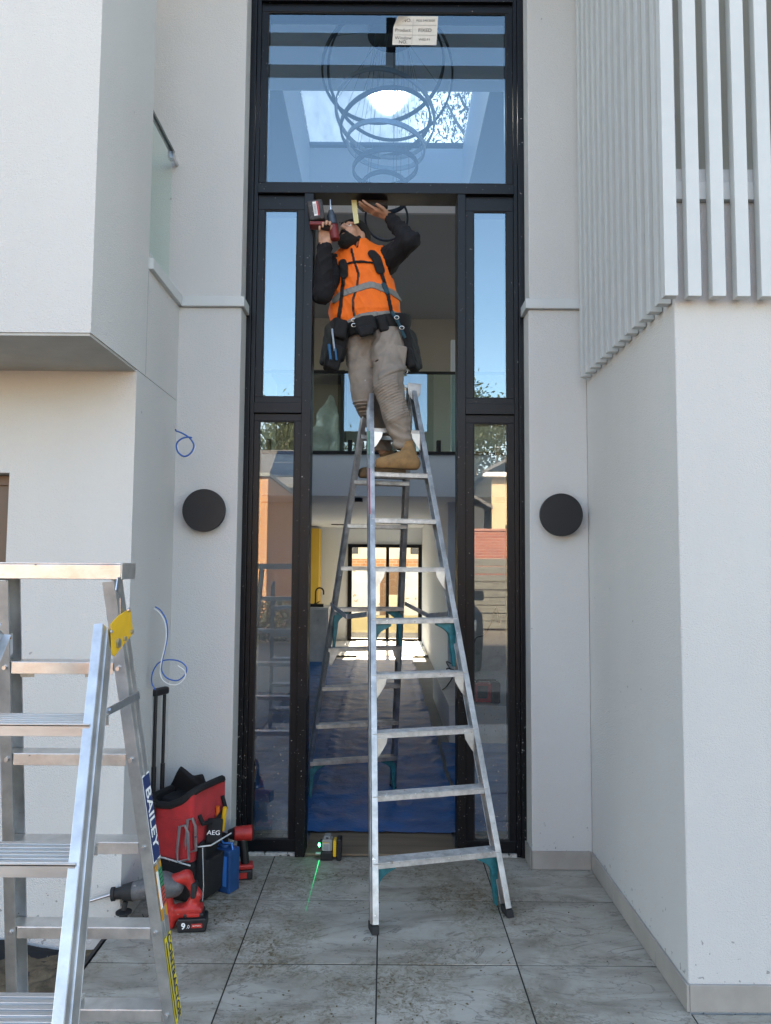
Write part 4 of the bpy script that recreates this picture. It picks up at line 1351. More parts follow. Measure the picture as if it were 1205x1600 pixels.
# rolling tool bag, front turned slightly to the right
bag = thing('tool_bag', 'open red and black rolling tool bag standing in the corner left of the entrance', 'tool bag')
place(bag, -1.03, 4.0, 0, -22)
W2, D2 = .140, .145
# lower black boot
MB().box(-W2 - .008, W2 + .008, -D2 - .008, D2 + .008, .0, .20).build('base', M_BLKFAB, bag, bevel=.025)
MB().box(-W2, W2, -D2, D2, .19, .43).build('body_panel', M_REDFAB, bag, bevel=.02)


def bag_top(P):
    x, y, z = P
    lean = .55 * (z - .42)
    d = rbox((x, y, z), (0, 0, .45), (W2 + .002, D2 + .002, .11), .02)
    # saddle shaped open mouth: high at the two ends
    rim = .46 + 2.6 * x * x + .25 * x
    d = np.maximum(d, z - rim)
    d = np.maximum(d, -rbox((x, y, z), (0, 0, .52), (W2 - .010, D2 - .012, .16), .015))
    return d + .003 * wob(P, 30, 8)


soft('mouth', bag_top, (-.18, -.17, .40), (.18, .17, .57), .006, M_REDFAB, bag)
soft('lining', lambda P: np.maximum(np.maximum(rbox(P, (0, 0, .45), (W2 - .011, D2 - .013, .12), .015), P[2] - .458 - 2.6 * P[0] * P[0] - .25 * P[0]),
     -rbox(P, (0, 0, .52), (W2 - .020, D2 - .022, .16), .012)), (-.18, -.17, .38), (.18, .17, .57), .005, M_BLKFAB, bag)
rim_pts = []
for i in range(60):
    a = 2 * math.pi * i / 60
    ca, sa = math.cos(a), math.sin(a)
    x = (W2) * (abs(ca) ** .35) * (1 if ca > 0 else -1); y = D2 * (abs(sa) ** .35) * (1 if sa > 0 else -1)
    rim_pts.append((x, y, .462 + 2.6 * x * x + .25 * x))
MB().tube(rim_pts, .019, 8, closed=True).build('rim_binding', M_BLKFAB, bag, smooth=True)
MB().box(-W2 + .02, W2 - .02, -D2 + .02, D2 - .02, .36, .42).build('contents', M_BLACK, bag, bevel=.01)


def flap(P):
    x, y, z = P
    d = rbox(P, (-.06, .055, .50), (.075, .012, .085), .010, rotm(18, 34, 8))
    d = union(.01, d, rbox(P, (.015, .06, .50), (.075, .012, .06), .010, rotm(14, -20, -10)), rbox(P, (-.02, .0, .43), (.10, .08, .035), .02, rotm(0, 8, 0)))
    return d + .005 * wob(P, 30, 12)


soft('inner_flap', flap, (-.2, -.1, .38), (.1, .2, .66), .007, M_BLKFAB, bag)
MB().box(-.10, -.075, -D2 - .02, -D2 - .012, .36, .47).build('zip_pull', M_BLACK, bag, bevel=.003)
# side pockets on the right end
def pocket(P):
    d = rbox(P, (W2 + .032, -.02, .15), (.042, .105, .145), .038, rotm(0, 4, 0))
    d = np.maximum(d, -rbox(P, (W2 + .05, -.02, .27), (.035, .095, .06), .02))
    return d + .004 * wob(P, 25, 4)


soft('side_pocket', pocket, (W2 - .02, -.16, 0.0), (W2 + .13, .12, .32), .007, M_BLKFAB, bag)
MB().tube([(W2 + .012, -.12, .27), (W2 + .05, -.142, .285), (W2 + .095, -.12, .29), (W2 + .1, .05, .295)], .0035).build('piping', M_TRIM, bag)
MB().tube([(W2 + .06, -.139, .28), (W2 + .07, -.138, .1), (W2 + .06, -.13, .02)], .002).build('piping', M_TRIM, bag)
MB().tube([(-W2, -D2 - .010, .2), (-.02, -D2 - .012, .205), (W2, -D2 - .010, .19)], .004).build('piping', M_TRIM, bag)
sp = MB().box(-.04, .04, -.012, .012, .0, .12)
s_ = sp.build('tape_pouch', M_BLKFAB, bag, bevel=.011); s_.location = (W2 + .06, -.05, .27); s_.rotation_euler = (R(-20), 0, R(20))
text('AEG', .03, M_WHITE, s_, (0, -.014, .05), (1, 0, 0), (0, 0, 1), off=0, squash=1.2)
# carabiner style metal handle brackets on the side
def frame_loop(cx, y, z0, z1, w, m):
    p_ = [(cx - w, y, z0), (cx - w, y - .01, z0 + .05), (cx - w * .4, y - .02, z1), (cx + w * .6, y - .02, z1 + .01), (cx + w, y - .01, z1 - .03), (cx + w, y, z0 + .02)]
    return MB().tube(p_, .007, 8, closed=True).build('metal_loop', m, bag, smooth=True)


frame_loop(.10, -D2 - .012, .20, .38, .032, M_ZINC)
frame_loop(W2 - .01, -D2 + .01, .24, .41, .028, M_ZINC)
MB().tube([(W2 + .008, -.10, .42), (W2 + .03, -.10, .38), (W2 + .035, 0, .36), (W2 + .03, .10, .40), (W2 + .008, .10, .46)], .011).build('carry_strap', M_BLKFAB, bag, smooth=True)
for x in (-.03, .06): MB().cyl((W2 + .02 + x * .3, .06, .30), (W2 + .03 + x * .5, .05, .42), .014, .011).build('screwdriver_handle', M_YELLOW if x > 0 else mat('orange_plastic', (.7, .15, .02), .5), bag, smooth=True)
# telescopic trolley handle behind
for x, yy in ((-.158, -.08), (-.166, .0)):
    MB().cyl((x, yy, .05), (x, yy, .62), .012).cyl((x, yy, .62), (x, yy, .99), .009).build('trolley_tube', M_BLACKDISC, bag, smooth=True)
MB().box(-.182, -.144, -.098, .018, .985, 1.025).build('trolley_grip', M_BLACK, bag, bevel=.012)
for x in (-.13, .13): MB().cyl((x - .02, D2 + .01, .04), (x + .02, D2 + .01, .04), .04, n=20).build('wheel', M_RUBBER, bag)

# rotary hammer lying in front of the bag, nose to the left
rh = thing('rotary_hammer', 'dusty red rotary hammer with long bit lying in front of the tool bag', 'rotary hammer')
place(rh, -1.0, 3.56, 0, 6)


def rh_body(P):
    d = cap(P, (-.16, 0, .175), (-.02, 0, .20), .040, .052)
    d = union(.03, d, cap(P, (-.02, 0, .20), (.03, 0, .19), .052, .045))
    return d + .0012 * wob(P, 60, 2)


soft('gear_case', rh_body, (-.22, -.07, .1), (.09, .07, .27), .005, mat('grey_casting', (.09, .09, .095), .5, n_scale=40, n_amt=.3, specks=[(60, .7, (.25, .24, .22))]), rh)


def rh_red(P):
    d = cap(P, (.02, 0, .215), (.085, 0, .235), .030, .026)                    # upper housing
    d = union(.02, d, cap(P, (.085, 0, .235), (.135, 0, .15), .024, .020))     # handle
    d = union(.02, d, cap(P, (.135, 0, .15), (.10, 0, .085), .022, .030))
    d = union(.02, d, rbox(P, (.10, 0, .085), (.065, .036, .022), .014))
    d = union(.02, d, cap(P, (-.01, 0, .17), (.015, 0, .03), .032, .028))      # motor housing down
    d = union(.015, d, cap(P, (.015, 0, .05), (.09, 0, .075), .022, .022))
    return d


soft('housing', rh_red, (-.06, -.06, -.0), (.19, .06, .28), .005, M_RED, rh)
MB().box(.108, .138, -.028, .028, .14, .21).build('rubber_grip', M_RUBBER, rh, bevel=.01).rotation_euler = (0, 0, 0)
MB().cyl((-.045, -.055, .185), (-.045, -.035, .185), .03, n=20).build('mode_dial', M_BLACK, rh, bevel=.003)
MB().cyl((-.045, -.06, .185), (-.045, -.0555, .185), .014, n=16).build('dial_knob', M_RED, rh)
MB().cyl((-.20, 0, .172), (-.155, 0, .176), .034, .042, n=24).cyl((-.235, 0, .168), (-.2005, 0, .172), .024, .028, n=24).cyl((-.25, 0, .166), (-.2355, 0, .168), .030, n=24).build('chuck', M_RUBBER, rh, smooth=True)
MB().cyl((-.40, 0, .125), (-.25, 0, .166), .006, .0065).build('drill_bit', M_ZINC, rh, smooth=True)
MB().cyl((-.185, -.01, .135), (-.19, -.015, .10), .012).cyl((-.19, -.015, .095), (-.19, -.015, .088), .036, n=24).cyl((-.19, -.015, .088), (-.195, -.017, .0), .018, .021, n=20).build('side_handle', M_RUBBER, rh, smooth=True)
cable('wrist_cord', [(-.06, -.04, .12), (-.07, -.05, .09), (-.09, -.05, .08), (-.10, -.05, .095)], .002, M_CORDK, rh)
bt = MB().box(.055, .185, -.045, .045, .0, .062).build('battery', M_BLACK, rh, bevel=.008)
MB().box(.08, .172, -.040, .040, .0622, .082).build('battery_top', M_BLACK, rh, bevel=.006)
MB().box(.095, .155, -.041, -.02, .066, .0825).build('battery_latch', M_RED, rh, bevel=.004)
text('9', .038, M_WHITE, bt, (.083, -.0462, .03), (1, 0, 0), (0, 0, 1), bold=.0012, off=0)
text('.0', .022, M_WHITE, bt, (.104, -.0462, .028), (1, 0, 0), (0, 0, 1), off=0)
MB().box(.118, .168, -.0464, -.0452, .022, .040).build('red_stripe', M_RED, bt, bevel=.0)
text('BATTERY', .009, M_WHITE, bt, (.143, -.0468, .031), (1, 0, 0), (0, 0, 1), off=0)

# blue glue box
bb = thing('blue_case', 'small upright blue plastic case with a bright blue strip beside the tool bag', 'case')
place(bb, -.815, 3.985, 0, -28)
MB().box(-.055, .055, -.042, .042, 0, .215).build('body', M_BLUEPL, bb, bevel=.008)
MB().box(.012, .036, -.0435, -.0423, .035, .185).build('strip', M_BLUELT, bb)
MB().box(-.042, -.018, -.0435, -.0423, .06, .085).build('emblem', mat('blue_dark', (.006, .04, .15), .4), bb)
MB().cyl((-.01, 0, .216), (-.01, 0, .232), .03, n=24).build('lid', M_BLUEPL, bb, bevel=.003)
MB().tube([(-.045, -.01, .214), (-.035, -.01, .25), (-.01, -.01, .235), (.04, -.01, .245), (.048, -.01, .214)], .005).build('handle', M_BLUELT, bb, smooth=True)

# impact driver standing on its battery by the frame
imp = thing('impact_driver', 'red impact driver standing on its battery beside the left door frame', 'impact driver')
place(imp, -.755, 4.13, 0, 12)
# the stub of its bit points left
MB().cyl((-.05, 0, .235), (.045, 0, .235), .036, .040, n=24).build('motor_housing', M_RED, imp, bevel=.004, smooth=True)
MB().cyl((-.085, 0, .235), (-.0505, 0, .235), .020, .034, n=20).build('nose', M_BLACK, imp, smooth=True)
MB().cyl((-.16, 0, .235), (-.085, 0, .235), .005).build('bit', M_GASKET, imp)
MB().box(.0455, .058, -.034, .034, .203, .267).build('end_cap', M_BLACK, imp, bevel=.008)
soft('grip', lambda P: cap(P, (-.005, 0, .20), (.012, 0, .07), .024, .022), (-.04, -.04, .04), (.05, .04, .23), .005, M_BLACK, imp)
MB().box(-.035, .055, -.034, .034, .052, .078).build('base', M_RED, imp, bevel=.008)
MB().box(-.042, .050, -.036, .036, 0.0, .0515).build('battery', M_BLACK, imp, bevel=.008)
MB().box(-.03, .02, -.0375, -.0362, .01, .04).build('battery_panel', M_RED, imp)

# line laser on the sill
ll = thing('laser_level', 'yellow and black laser level on the door sill throwing a green line', 'laser level')
place(ll, -.312, 4.40, 0.0, -2)
MB().box(-.045, .025, -.035, .04, .0, .05).build('base', M_BLACK, ll, bevel=.006)
hd = MB().box(-.038, .022, -.034, .036, .0505, .118).build('head', mat('laser_grey', (.25, .25, .24), .5), ll, bevel=.010)
MB().box(-.032, .006, -.0362, -.0346, .056, .098).build('label', mat('label_grey', (.5, .5, .5), .5), hd)
for k in range(6): MB().box(-.029, .003, -.0372, -.0364, .059 + k * .006, .0615 + k * .006).build('print_line', M_INK, hd)
text('DEWALT', .0095, M_DEWALT, hd, (-.013, -.0378, .101), (1, 0, 0), (0, 0, 1), off=0, bold=.0003)
MB().box(-.026, .010, -.03, .03, .1185, .134).build('cage_top', MATS['laser_grey'], ll, bevel=.004)
MB().box(-.016, .0, -.0315, -.0302, .121, .130).build('power_mark', M_INK, ll)
MB().box(-.052, -.0385, -.022, .012, .060, .105).build('emitter_housing', M_BLACK, ll, bevel=.003)
MB().ball((-.053, -.018, .083), (.007, .007, .012)).build('emitter_window', emit_mat('laser_glow', (0.0, 1.0, .28), 6), ll, smooth=True)
bk = MB().box(.0455, .0735, -.035, .04, .0, .120).build('battery', M_BLACK, ll, bevel=.006)
MB().box(.026, .045, -.034, .03, .02, .112).build('yellow_latch', M_DEWALT, ll, bevel=.006)
MB().box(-.075, -.046, -.02, .0, .030, .036).build('pin', M_TRIM, ll)
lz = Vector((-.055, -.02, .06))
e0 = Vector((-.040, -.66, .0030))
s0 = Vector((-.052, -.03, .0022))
for k in range(6):       # glowing floor strips stand in for the projected light, dimmer with distance
    MB().bar(lerp(s0, e0, k / 6), lerp(s0, e0, (k + 1) / 6), (1, 0, 0), (0, 0, 1), .0034 - .0003 * k, .0008).build('laser_light_strip', emit_mat('laser_light_strip_%d' % k, (0.0, .75, .28), .40 * .62 ** k), ll)

# ------------------------------------------------------------------ the installer on the ladder
class Field:
    def __init__(s, lo, hi, h):
        s.h = h
        s.ax = [np.arange(lo[i] - 3 * h, hi[i] + 3.5 * h, h, dtype=np.float32) for i in range(3)]
        s.d = np.full([len(a) for a in s.ax], 1.0, np.float32)

    def sl(s, c0, c1, m):
        r_ = []
        for i in range(3):
            a, b = min(c0[i], c1[i]) - m, max(c0[i], c1[i]) + m
            i0 = max(0, int((a - s.ax[i][0]) / s.h)); i1 = min(len(s.ax[i]), int((b - s.ax[i][0]) / s.h) + 2)
            r_.append(slice(i0, max(i0, i1)))
        return tuple(r_)

    def P(s, q):
        X, Y, Z = np.meshgrid(s.ax[0][q[0]], s.ax[1][q[1]], s.ax[2][q[2]], indexing='ij', sparse=True)
        return X, Y, Z

    def add(s, fn, c0, c1, m, k):
        q = s.sl(c0, c1, m + k + 2 * s.h)
        if 0 in s.d[q].shape: return s
        d = fn(s.P(q))
        s.d[q] = np.minimum(s.d[q], d) if k <= 0 else smin(s.d[q], d, k)
        return s

    def cap(s, a, b, ra, rb, k=.02, sy=1.0):
        return s.add(lambda P: cap(P, a, b, ra, rb, sy), a, b, max(ra, rb), k)

    def ell(s, c, r, M=np.eye(3), k=.02):
        return s.add(lambda P: ell(P, c, r, M), c, c, max(r), k)

    def rbox(s, c, h, r, M=np.eye(3), k=.01):
        return s.add(lambda P: rbox(P, c, h, r, M), c, c, 1.75 * max(h), k)

    def mod(s, fn):
        s.d = fn(s.P((slice(None),) * 3), s.d).astype(np.float32); return s

    def build(s, name, m, parent=None, off=None, **kw):
        if not (s.d < 0).any(): print('EMPTY FIELD', name); return None
        V, F = net(None, None, None, s.h, s.d, s.ax)
        me = bpy.data.meshes.new(name)
        if off is not None: V = V - np.array(off)
        me.vertices.add(len(V)); me.vertices.foreach_set('co', V.astype(np.float32).ravel())
        me.loops.add(len(F) * 4); me.loops.foreach_set('vertex_index', F.astype(np.int32).ravel())
        me.polygons.add(len(F)); me.polygons.foreach_set('loop_start', np.arange(0, len(F) * 4, 4, dtype=np.int32))
        me.polygons.foreach_set('use_smooth', [True] * len(F))
        me.update(calc_edges=True); me.validate()
        me.materials.append(m)
        o = bpy.data.objects.new(name, me)
        link(o, parent)
        if kw: tag(o, **kw)
        return o


PT = lambda x, y, Y: np.array(pt(x, y, Y), np.float32)
person = thing('person', 'worker in orange hi-vis vest and black beanie drilling overhead on the tall ladder', 'person', (.0, 4.63, 2.24))
pof = np.array(person.location)

hipL, kneeL, ankL = PT(604, 524, 4.62), PT(608, 603, 4.42), PT(631, 693, 4.44)
hipR, kneeR, ankR = PT(561, 526, 4.66), PT(571, 617, 4.60), PT(601, 708, 4.85)
pelv = PT(582, 508, 4.64)
chest = PT(566, 430, 4.62)
neck0, neck1 = PT(562, 396, 4.63), PT(556, 381, 4.61)
shL, elL, wrL = PT(602, 409, 4.63), PT(641, 377, 4.46), PT(606, 338, 4.55)
shR, elR, wrR = PT(527, 416, 4.62), PT(504, 459, 4.45), PT(507, 384, 4.40)

# head frame: looking up and to the left, towards the driver bit
fwd = Vector((-.50, -.78, .36)).normalized()
upv = (Vector((-.05, 0, 1)) - fwd * Vector((-.05, 0, 1)).dot(fwd)).normalized()
latv = fwd.cross(upv).normalized()
HM = np.array([[latv[i], fwd[i], upv[i]] for i in range(3)])
HC = PT(551, 371, 4.59)
hw = lambda x, y, z: HC + HM @ np.array([x, y, z])

H1 = .0052
B = Field((-.50, 4.25, 2.24), (.30, 4.98, 4.0), H1)
B.cap(pelv, chest, .12, .14, .05, 1.3)
B.cap(chest, neck0, .12, .06, .05, 1.2)
B.cap(shR, shL, .055, .055, .05)
B.cap(neck0, neck1, .058, .058, .03)
for a, b, c, r in ((shL, elL, wrL, 1), (shR, elR, wrR, 1)):
    B.cap(a, b, .052, .042, .03); B.cap(b, c, .040, .027, .02)
for a, b, c in ((hipL, kneeL, ankL), (hipR, kneeR, ankR)):
    B.cap(a, b, .08, .055, .04); B.cap(b, c, .052, .036, .02)
# head
B.ell(hw(0, -.015, .02), (.073, .093, .092), HM, .02)
B.ell(hw(0, .035, -.055), (.052, .052, .050), HM, .03)
B.ell(hw(0, .055, -.02), (.055, .040, .055), HM, .02)
B.cap(neck1, hw(0, -.02, -.04), .055, .055, .03)
B.cap(hw(0, .088, .018), hw(0, .112, -.016), .010, .015, .010)
for s_ in (-1, 1):
    B.cap(hw(s_ * .012, .098, -.018), hw(s_ * .014, .098, -.018), .010, .010, .006)
    B.ell(hw(s_ * .076, -.005, -.005), (.010, .022, .032), HM, .008)
    B.cap(hw(s_ * .014, .088, .034), hw(s_ * .045, .076, .034), .010, .009, .010)
    B.ell(hw(s_ * .040, .065, -.012), (.022, .020, .018), HM, .015)
for s_ in (-1, 1):   # eye sockets
    q = B.sl(hw(s_ * .031, .092, .014), hw(s_ * .031, .092, .014), .03)
    B.d[q] = -smin(-B.d[q], ell(B.P(q), hw(s_ * .031, .096, .014), (.017, .014, .010), HM), .008)


def hand(F, W, D, Nn, S, curls, thumb, k=.006, sc=1.0, spread=.0):
    """W wrist, D towards the fingers, Nn out of the palm, S towards the thumb"""
    D, Nn, S = [np.array(Vector(q).normalized()) for q in (D, Nn, S)]
    W = np.array(W)
    M = np.stack([S, D, Nn], 1)
    F.cap(W - D * .02, W + D * .03, .027, .026, .015)
    F.rbox(W + D * .055 * sc, (.040 * sc, .047 * sc, .0135), .012, M, .012)
    F.ell(W + D * .04 * sc + S * .026 + Nn * .006, (.020, .034, .018), M, .012)
    for i in range(4):
        base = W + D * (.095 + (.004, .008, .004, -.006)[i]) * sc + S * (.031 - .0205 * i) * sc
        L = [(.042, .026, .021), (.046, .029, .022), (.043, .027, .021), (.034, .021, .018)][i]
        d_ = D + S * spread * (1.5 - i) * .3; d_ = d_ / np.linalg.norm(d_)
        ang = 0
        p = base - d_ * .012
        r0 = (.0095, .0098, .0094, .0085)[i]
        c = curls[i] if hasattr(curls, '__len__') else curls
        for j, l in enumerate(L):
            ang += c * (.8, 1.0, .7)[j]
            dd = d_ * math.cos(ang) + Nn * math.sin(ang)
            l2 = l * sc + (.012 if j == 0 else 0)
            q = p + dd * l2
            F.cap(p, q, r0 * (1 - .07 * j), r0 * (.95 - .09 * j), .004)
            p = q
    t0 = W + D * .028 * sc + S * .030 + Nn * .006
    d1 = S * thumb[0] + D * thumb[1] + Nn * thumb[2]; d1 = d1 / np.linalg.norm(d1)
    d2 = S * thumb[3] + D * thumb[4] + Nn * thumb[5]; d2 = d2 / np.linalg.norm(d2)
    t1 = t0 + d1 * .040 * sc; t2 = t1 + d2 * .028 * sc; t3 = t2 + (d2 * .8 + d1 * .2) * .02
    F.cap(t0, t1, .014, .0115, .008); F.cap(t1, t2, .0115, .0105, .004); F.cap(t2, t3, .0105, .0085, .004)


# left hand pressed flat against the underside of the head, right hand round the driver handle
hd_ = Vector(PT(568, 321, 4.50) - PT(604, 334, 4.55)).normalized()
nL = (Vector((0, 0, 1)) - hd_ * hd_.z).normalized()
hand(B, wrL, hd_, nL, hd_.cross(nL) * -1, (.12, .10, .12, .16), (.7, .7, .0, .3, 1, .1), spread=.35)
hand(B, wrR, (.06, -.02, 1), (0, -1, 0), (1, 0, 0), (1.05, 1.1, 1.15, 1.2), (.35, .8, .5, -.1, .9, .5))
body = B.build('body', M_SKIN, person, pof)


eye_w = mat('eye_white', (.6, .57, .53), .3)
for s_ in (-1, 1):
    e_ = hw(s_ * .031, .081, .012) - pof
    MB().ball(e_, .0105).build('eye', eye_w, person, smooth=True)
    MB().ball(e_ + HM @ np.array([0, .0075, .001]), .0052).build('iris', M_INK, person, smooth=True)
# beard and moustache
F = Field(HC - .17, HC + .17, .0042)
F.ell(hw(0, .040, -.070), (.060, .058, .048), HM, .01)
F.ell(hw(0, .060, -.098), (.038, .034, .036), HM, .02)
for s_ in (-1, 1):
    F.cap(hw(s_ * .060, .015, -.045), hw(s_ * .070, -.004, -.012), .014, .009, .02)
    F.cap(hw(s_ * .006, .098, -.036), hw(s_ * .036, .078, -.058), .009, .010, .01)
    F.cap(hw(s_ * .022, .112, .040), hw(s_ * .048, .100, .040), .001, .001, .0)
F.mod(lambda P, d: d + .0035 * wob(P, 190, 3) + .002 * wob(P, 420, 5))
q = F.sl(hw(0, .105, -.054), hw(0, .105, -.054), .03)
F.d[q] = np.maximum(F.d[q], -ell(F.P(q), hw(0, .100, -.053), (.020, .016, .005), HM))
F.build('beard', M_BEARD, person, pof)
for s_ in (-1, 1):
    MB().tube([hw(s_ * .012, .100, .034) - pof, hw(s_ * .028, .097, .041) - pof, hw(s_ * .046, .083, .036) - pof], [.003, .004, .002], 6).build('eyebrow', M_BEARD, person, smooth=True)
# beanie
F = Field(HC - .18, HC + .18, .005)
F.ell(hw(0, -.022, .034), (.085, .105, .102), HM, .01)
F.ell(hw(0, -.055, .07), (.07, .08, .07), HM, .03)
F.ell(hw(0, -.07, -.02), (.072, .055, .06), HM, .03)


def cut_cap(P, d):
    x, y, z = loc(P, HC, HM)
    e = (.030 + .62 * (y - .03)) - z
    e = np.minimum(e, .2)
    band = np.where(np.abs(e + .016) < .016, -.0035, 0)
    return np.maximum(d + band, e) + .0008 * np.sin(x * 900)


F.mod(cut_cap)
F.build('beanie', M_BEANIE, person, pof)

# hoodie: sleeves and a collar in the vest opening
F = Field((-.50, 4.30, 3.2), (.30, 4.80, 4.0), .0062)
cuL = wrL + (elL - wrL) * .10; cuR = wrR + (elR - wrR) * .02
F.cap(shL, elL, .078, .056, .03); F.cap(elL, cuL, .056, .038, .02)
F.cap(shR, elR, .074, .056, .03); F.cap(elR, cuR, .058, .040, .03)
F.cap(shR, shL, .07, .07, .04)
F.cap(neck0 - np.array([0, 0, .02]), neck1 - np.array([0, 0, .01]), .068, .064, .03)
F.cap(chest, neck0, .13, .07, .05, 1.2)


def sleeve_folds(P, d):
    d = d + .009 * wob(P, 27, 21) + .006 * wob(P, 58, 22)
    for a, b, c, f, ph in ((.9, .3, .5, 48, .3), (-.6, .2, .9, 55, 1.7)):
        q = np.sin(f * (a * P[0] + b * P[1] + c * P[2]) + ph + 1.5 * np.sin(11 * P[2] + 8 * P[0]))
        d = d - .005 * (1 - 2.2 * np.abs(q)) * (np.abs(q) < .45)
    return d


F.mod(sleeve_folds)
for c_, dr in ((cuL, wrL - elL), (cuR, wrR - elR)):     # ribbed cuffs, hollow ends
    dr = dr / np.linalg.norm(dr)
    F.cap(c_ - dr * .035, c_ - dr * .0, .0385, .036, .0)
    F.d = np.maximum(F.d, -cap(F.P((slice(None),) * 3), c_ + dr * .005, c_ + dr * .06, .030, .034))
F.build('hoodie', M_HOODIE, person, pof)

# vest
hemL, hemR = PT(524, 478, 4.62), PT(606, 474, 4.63)


def torso_d(P):
    d = cap(P, PT(575, 490, 4.64), PT(566, 428, 4.63), .208, .200, 1.45)
    d = smin(d, cap(P, PT(536, 416, 4.63), PT(596, 410, 4.64), .080, .080, 1.0), .06)
    d = smin(d, cap(P, PT(531, 492, 4.60), PT(537, 462, 4.61), .070, .055), .06)
    d = smin(d, cap(P, PT(560, 405, 4.62), PT(556, 389, 4.60), .085, .085), .04)
    d = d + .0075 * wob(P, 17, 31) + .005 * wob(P, 38, 32)
    # drag lines from the raised arms
    X, Y, Z = P
    d = d + .0045 * np.sin((X * .9 + Z * .55) * 95 + 2 * np.sin(Z * 18)) * np.clip((Z - 3.35) * 4, 0, 1) * np.clip((3.72 - Z) * 5, 0, 1)
    for a, b, c, f, ph in ((.75, .1, .65, 30, .5), (-.6, .2, .75, 26, 1.9), (.95, .1, .3, 44, 2.7)):
        q = np.sin(f * (a * X + b * Y + c * Z) + ph + 1.6 * np.sin(8 * Z + 9 * X))
        d = d - .0042 * (1 - 2.2 * np.abs(q)) * (np.abs(q) < .45)
    return d


Ff = Field((-.42, 4.30, 3.06), (.24, 4.98, 3.90), .0062)
allq = (slice(None),) * 3
PP = Ff.P(allq)
X, Y, Z = np.broadcast_arrays(*PP)
td = torso_d(PP)
hem = 3.172 + .15 * X + .010 * np.sin(X * 30)          # hem rises to the right
d = np.maximum(td, hem - Z)
# armholes
armL = cap(PP, PT(611, 420, 4.62), PT(650, 372, 4.5), .088, .10)
armR = cap(PP, PT(516, 418, 4.60), PT(490, 450, 4.45), .078, .09)
d = np.maximum(d, -armL); d = np.maximum(d, -armR)
# collar: raised, open at the front
nk = cap(PP, PT(559, 392, 4.62), PT(548, 360, 4.585), .066, .078)
d = np.maximum(d, -nk)
top = Z - (3.79 + .25 * (Y - 4.55) + .0 * X)
d = np.maximum(d, top)
vee = np.maximum(np.abs(X + .195 + (Z - 3.69) * .25) - np.clip((Z - 3.655) * .42, 0, .05), Y - 4.60)
d = np.where(Z > 3.65, np.maximum(d, -vee), d)
Ff.d = d.astype(np.float32)
vest_d = d.copy()
Ff.build('vest', M_VEST, person, pof)


def patch(name, mask, lift, thick, m, front=True):
    """a layer lying on the vest where mask<0"""
    G_ = Field((-.42, 4.30, 3.06), (.24, 4.98, 3.90), .0062)
    e = np.maximum(np.abs(td - lift) - thick, mask)
    e = np.maximum(e, np.maximum(-armL, -armR)); e = np.maximum(e, -nk + .001); e = np.maximum(e, hem - Z - .004)
    if front: e = np.maximum(e, Y - 4.66)
    G_.d = e.astype(np.float32)
    return G_.build(name, m, person, pof)


def poly2(pts, w):
    """distance in the x-z plane to a polyline given in photo points"""
    q = [PT(a, b, 4.47) for a, b in pts]
    best = None
    for a, b in zip(q[:-1], q[1:]):
        ax_, az_, bx_, bz_ = a[0], a[2], b[0], b[2]
        t = np.clip(((X - ax_) * (bx_ - ax_) + (Z - az_) * (bz_ - az_)) / ((bx_ - ax_) ** 2 + (bz_ - az_) ** 2), 0, 1)
        e = np.hypot(X - ax_ - t * (bx_ - ax_), Z - az_ - t * (bz_ - az_))
        best = e if best is None else np.minimum(best, e)
    return best - w


patch('reflective_band', poly2([(522, 462), (535, 454), (556, 449), (580, 442), (605, 448), (632, 453)], .022), .003, .0060, M_REFL)
patch('reflective_band', poly2([(524, 509), (545, 500), (560, 493), (585, 489), (604, 486), (640, 481)], .021), .003, .0060, M_REFL)
patch('zip', poly2([(549, 386), (553, 405), (560, 425), (558, 445), (551, 465), (552, 482), (556, 500)], .0085), .003, .0050, M_BLACK)
patch('tool_brace', poly2([(590, 396), (597, 425), (606, 452), (611, 478), (618, 500)], .0125), .008, .0055, M_BLKFAB)
patch('tool_brace', poly2([(538, 408), (535, 440), (532, 470), (528, 495)], .0125), .008, .0055, M_BLKFAB)
patch('tool_brace', poly2([(540, 410), (555, 407), (575, 408), (590, 408)], .008), .010, .005, M_BLKFAB)
patch('shoulder_pad', poly2([(582, 394), (588, 400), (594, 418)], .030), .014, .009, M_BLKFAB)
patch('shoulder_pad', poly2([(535, 408), (537, 414), (537, 426)], .026), .014, .009, M_BLKFAB)
patch('brace_buckle', poly2([(600, 441), (605, 452)], .016), .013, .006, M_TEALSTRAP)
patch('brace_buckle', poly2([(536, 436), (536, 440)], .013), .013, .006, M_BLACK)

# trousers
F = Field((-.34, 4.22, 2.25), (.22, 5.0, 3.36), .0058)
F.cap(PT(562, 503, 4.65), PT(600, 500, 4.63), .135, .135, .03, 1.15)
F.cap(hipR, kneeR, .112, .084, .05); F.cap(kneeR, PT(592, 672, 4.78), .088, .072, .03); F.cap(PT(592, 672, 4.78), ankR, .072, .060, .03)
F.cap(hipL, kneeL, .113, .092, .04)
F.cap(kneeL, PT(620, 655, 4.42), .087, .069, .0); F.cap(PT(620, 655, 4.42), ankL, .071, .062, .03)
PPt = F.P(allq)
Xt, Yt, Zt = np.broadcast_arrays(*PPt)
w_ = .008 * wob(PPt, 15, 41) + .0065 * wob(PPt, 36, 42) + .003 * wob(PPt, 75, 43)
w_ = w_ + .006 * np.sin((Xt * 1.2 - Zt * .7) * 70 + 2.5 * np.sin(Zt * 14 + Yt * 9)) * np.clip((Zt - 2.86) * 7, 0, 1) * np.clip((3.18 - Zt) * 6, 0, 1) * np.clip(1.4 - abs(Xt + .09) * 8, 0, 1)
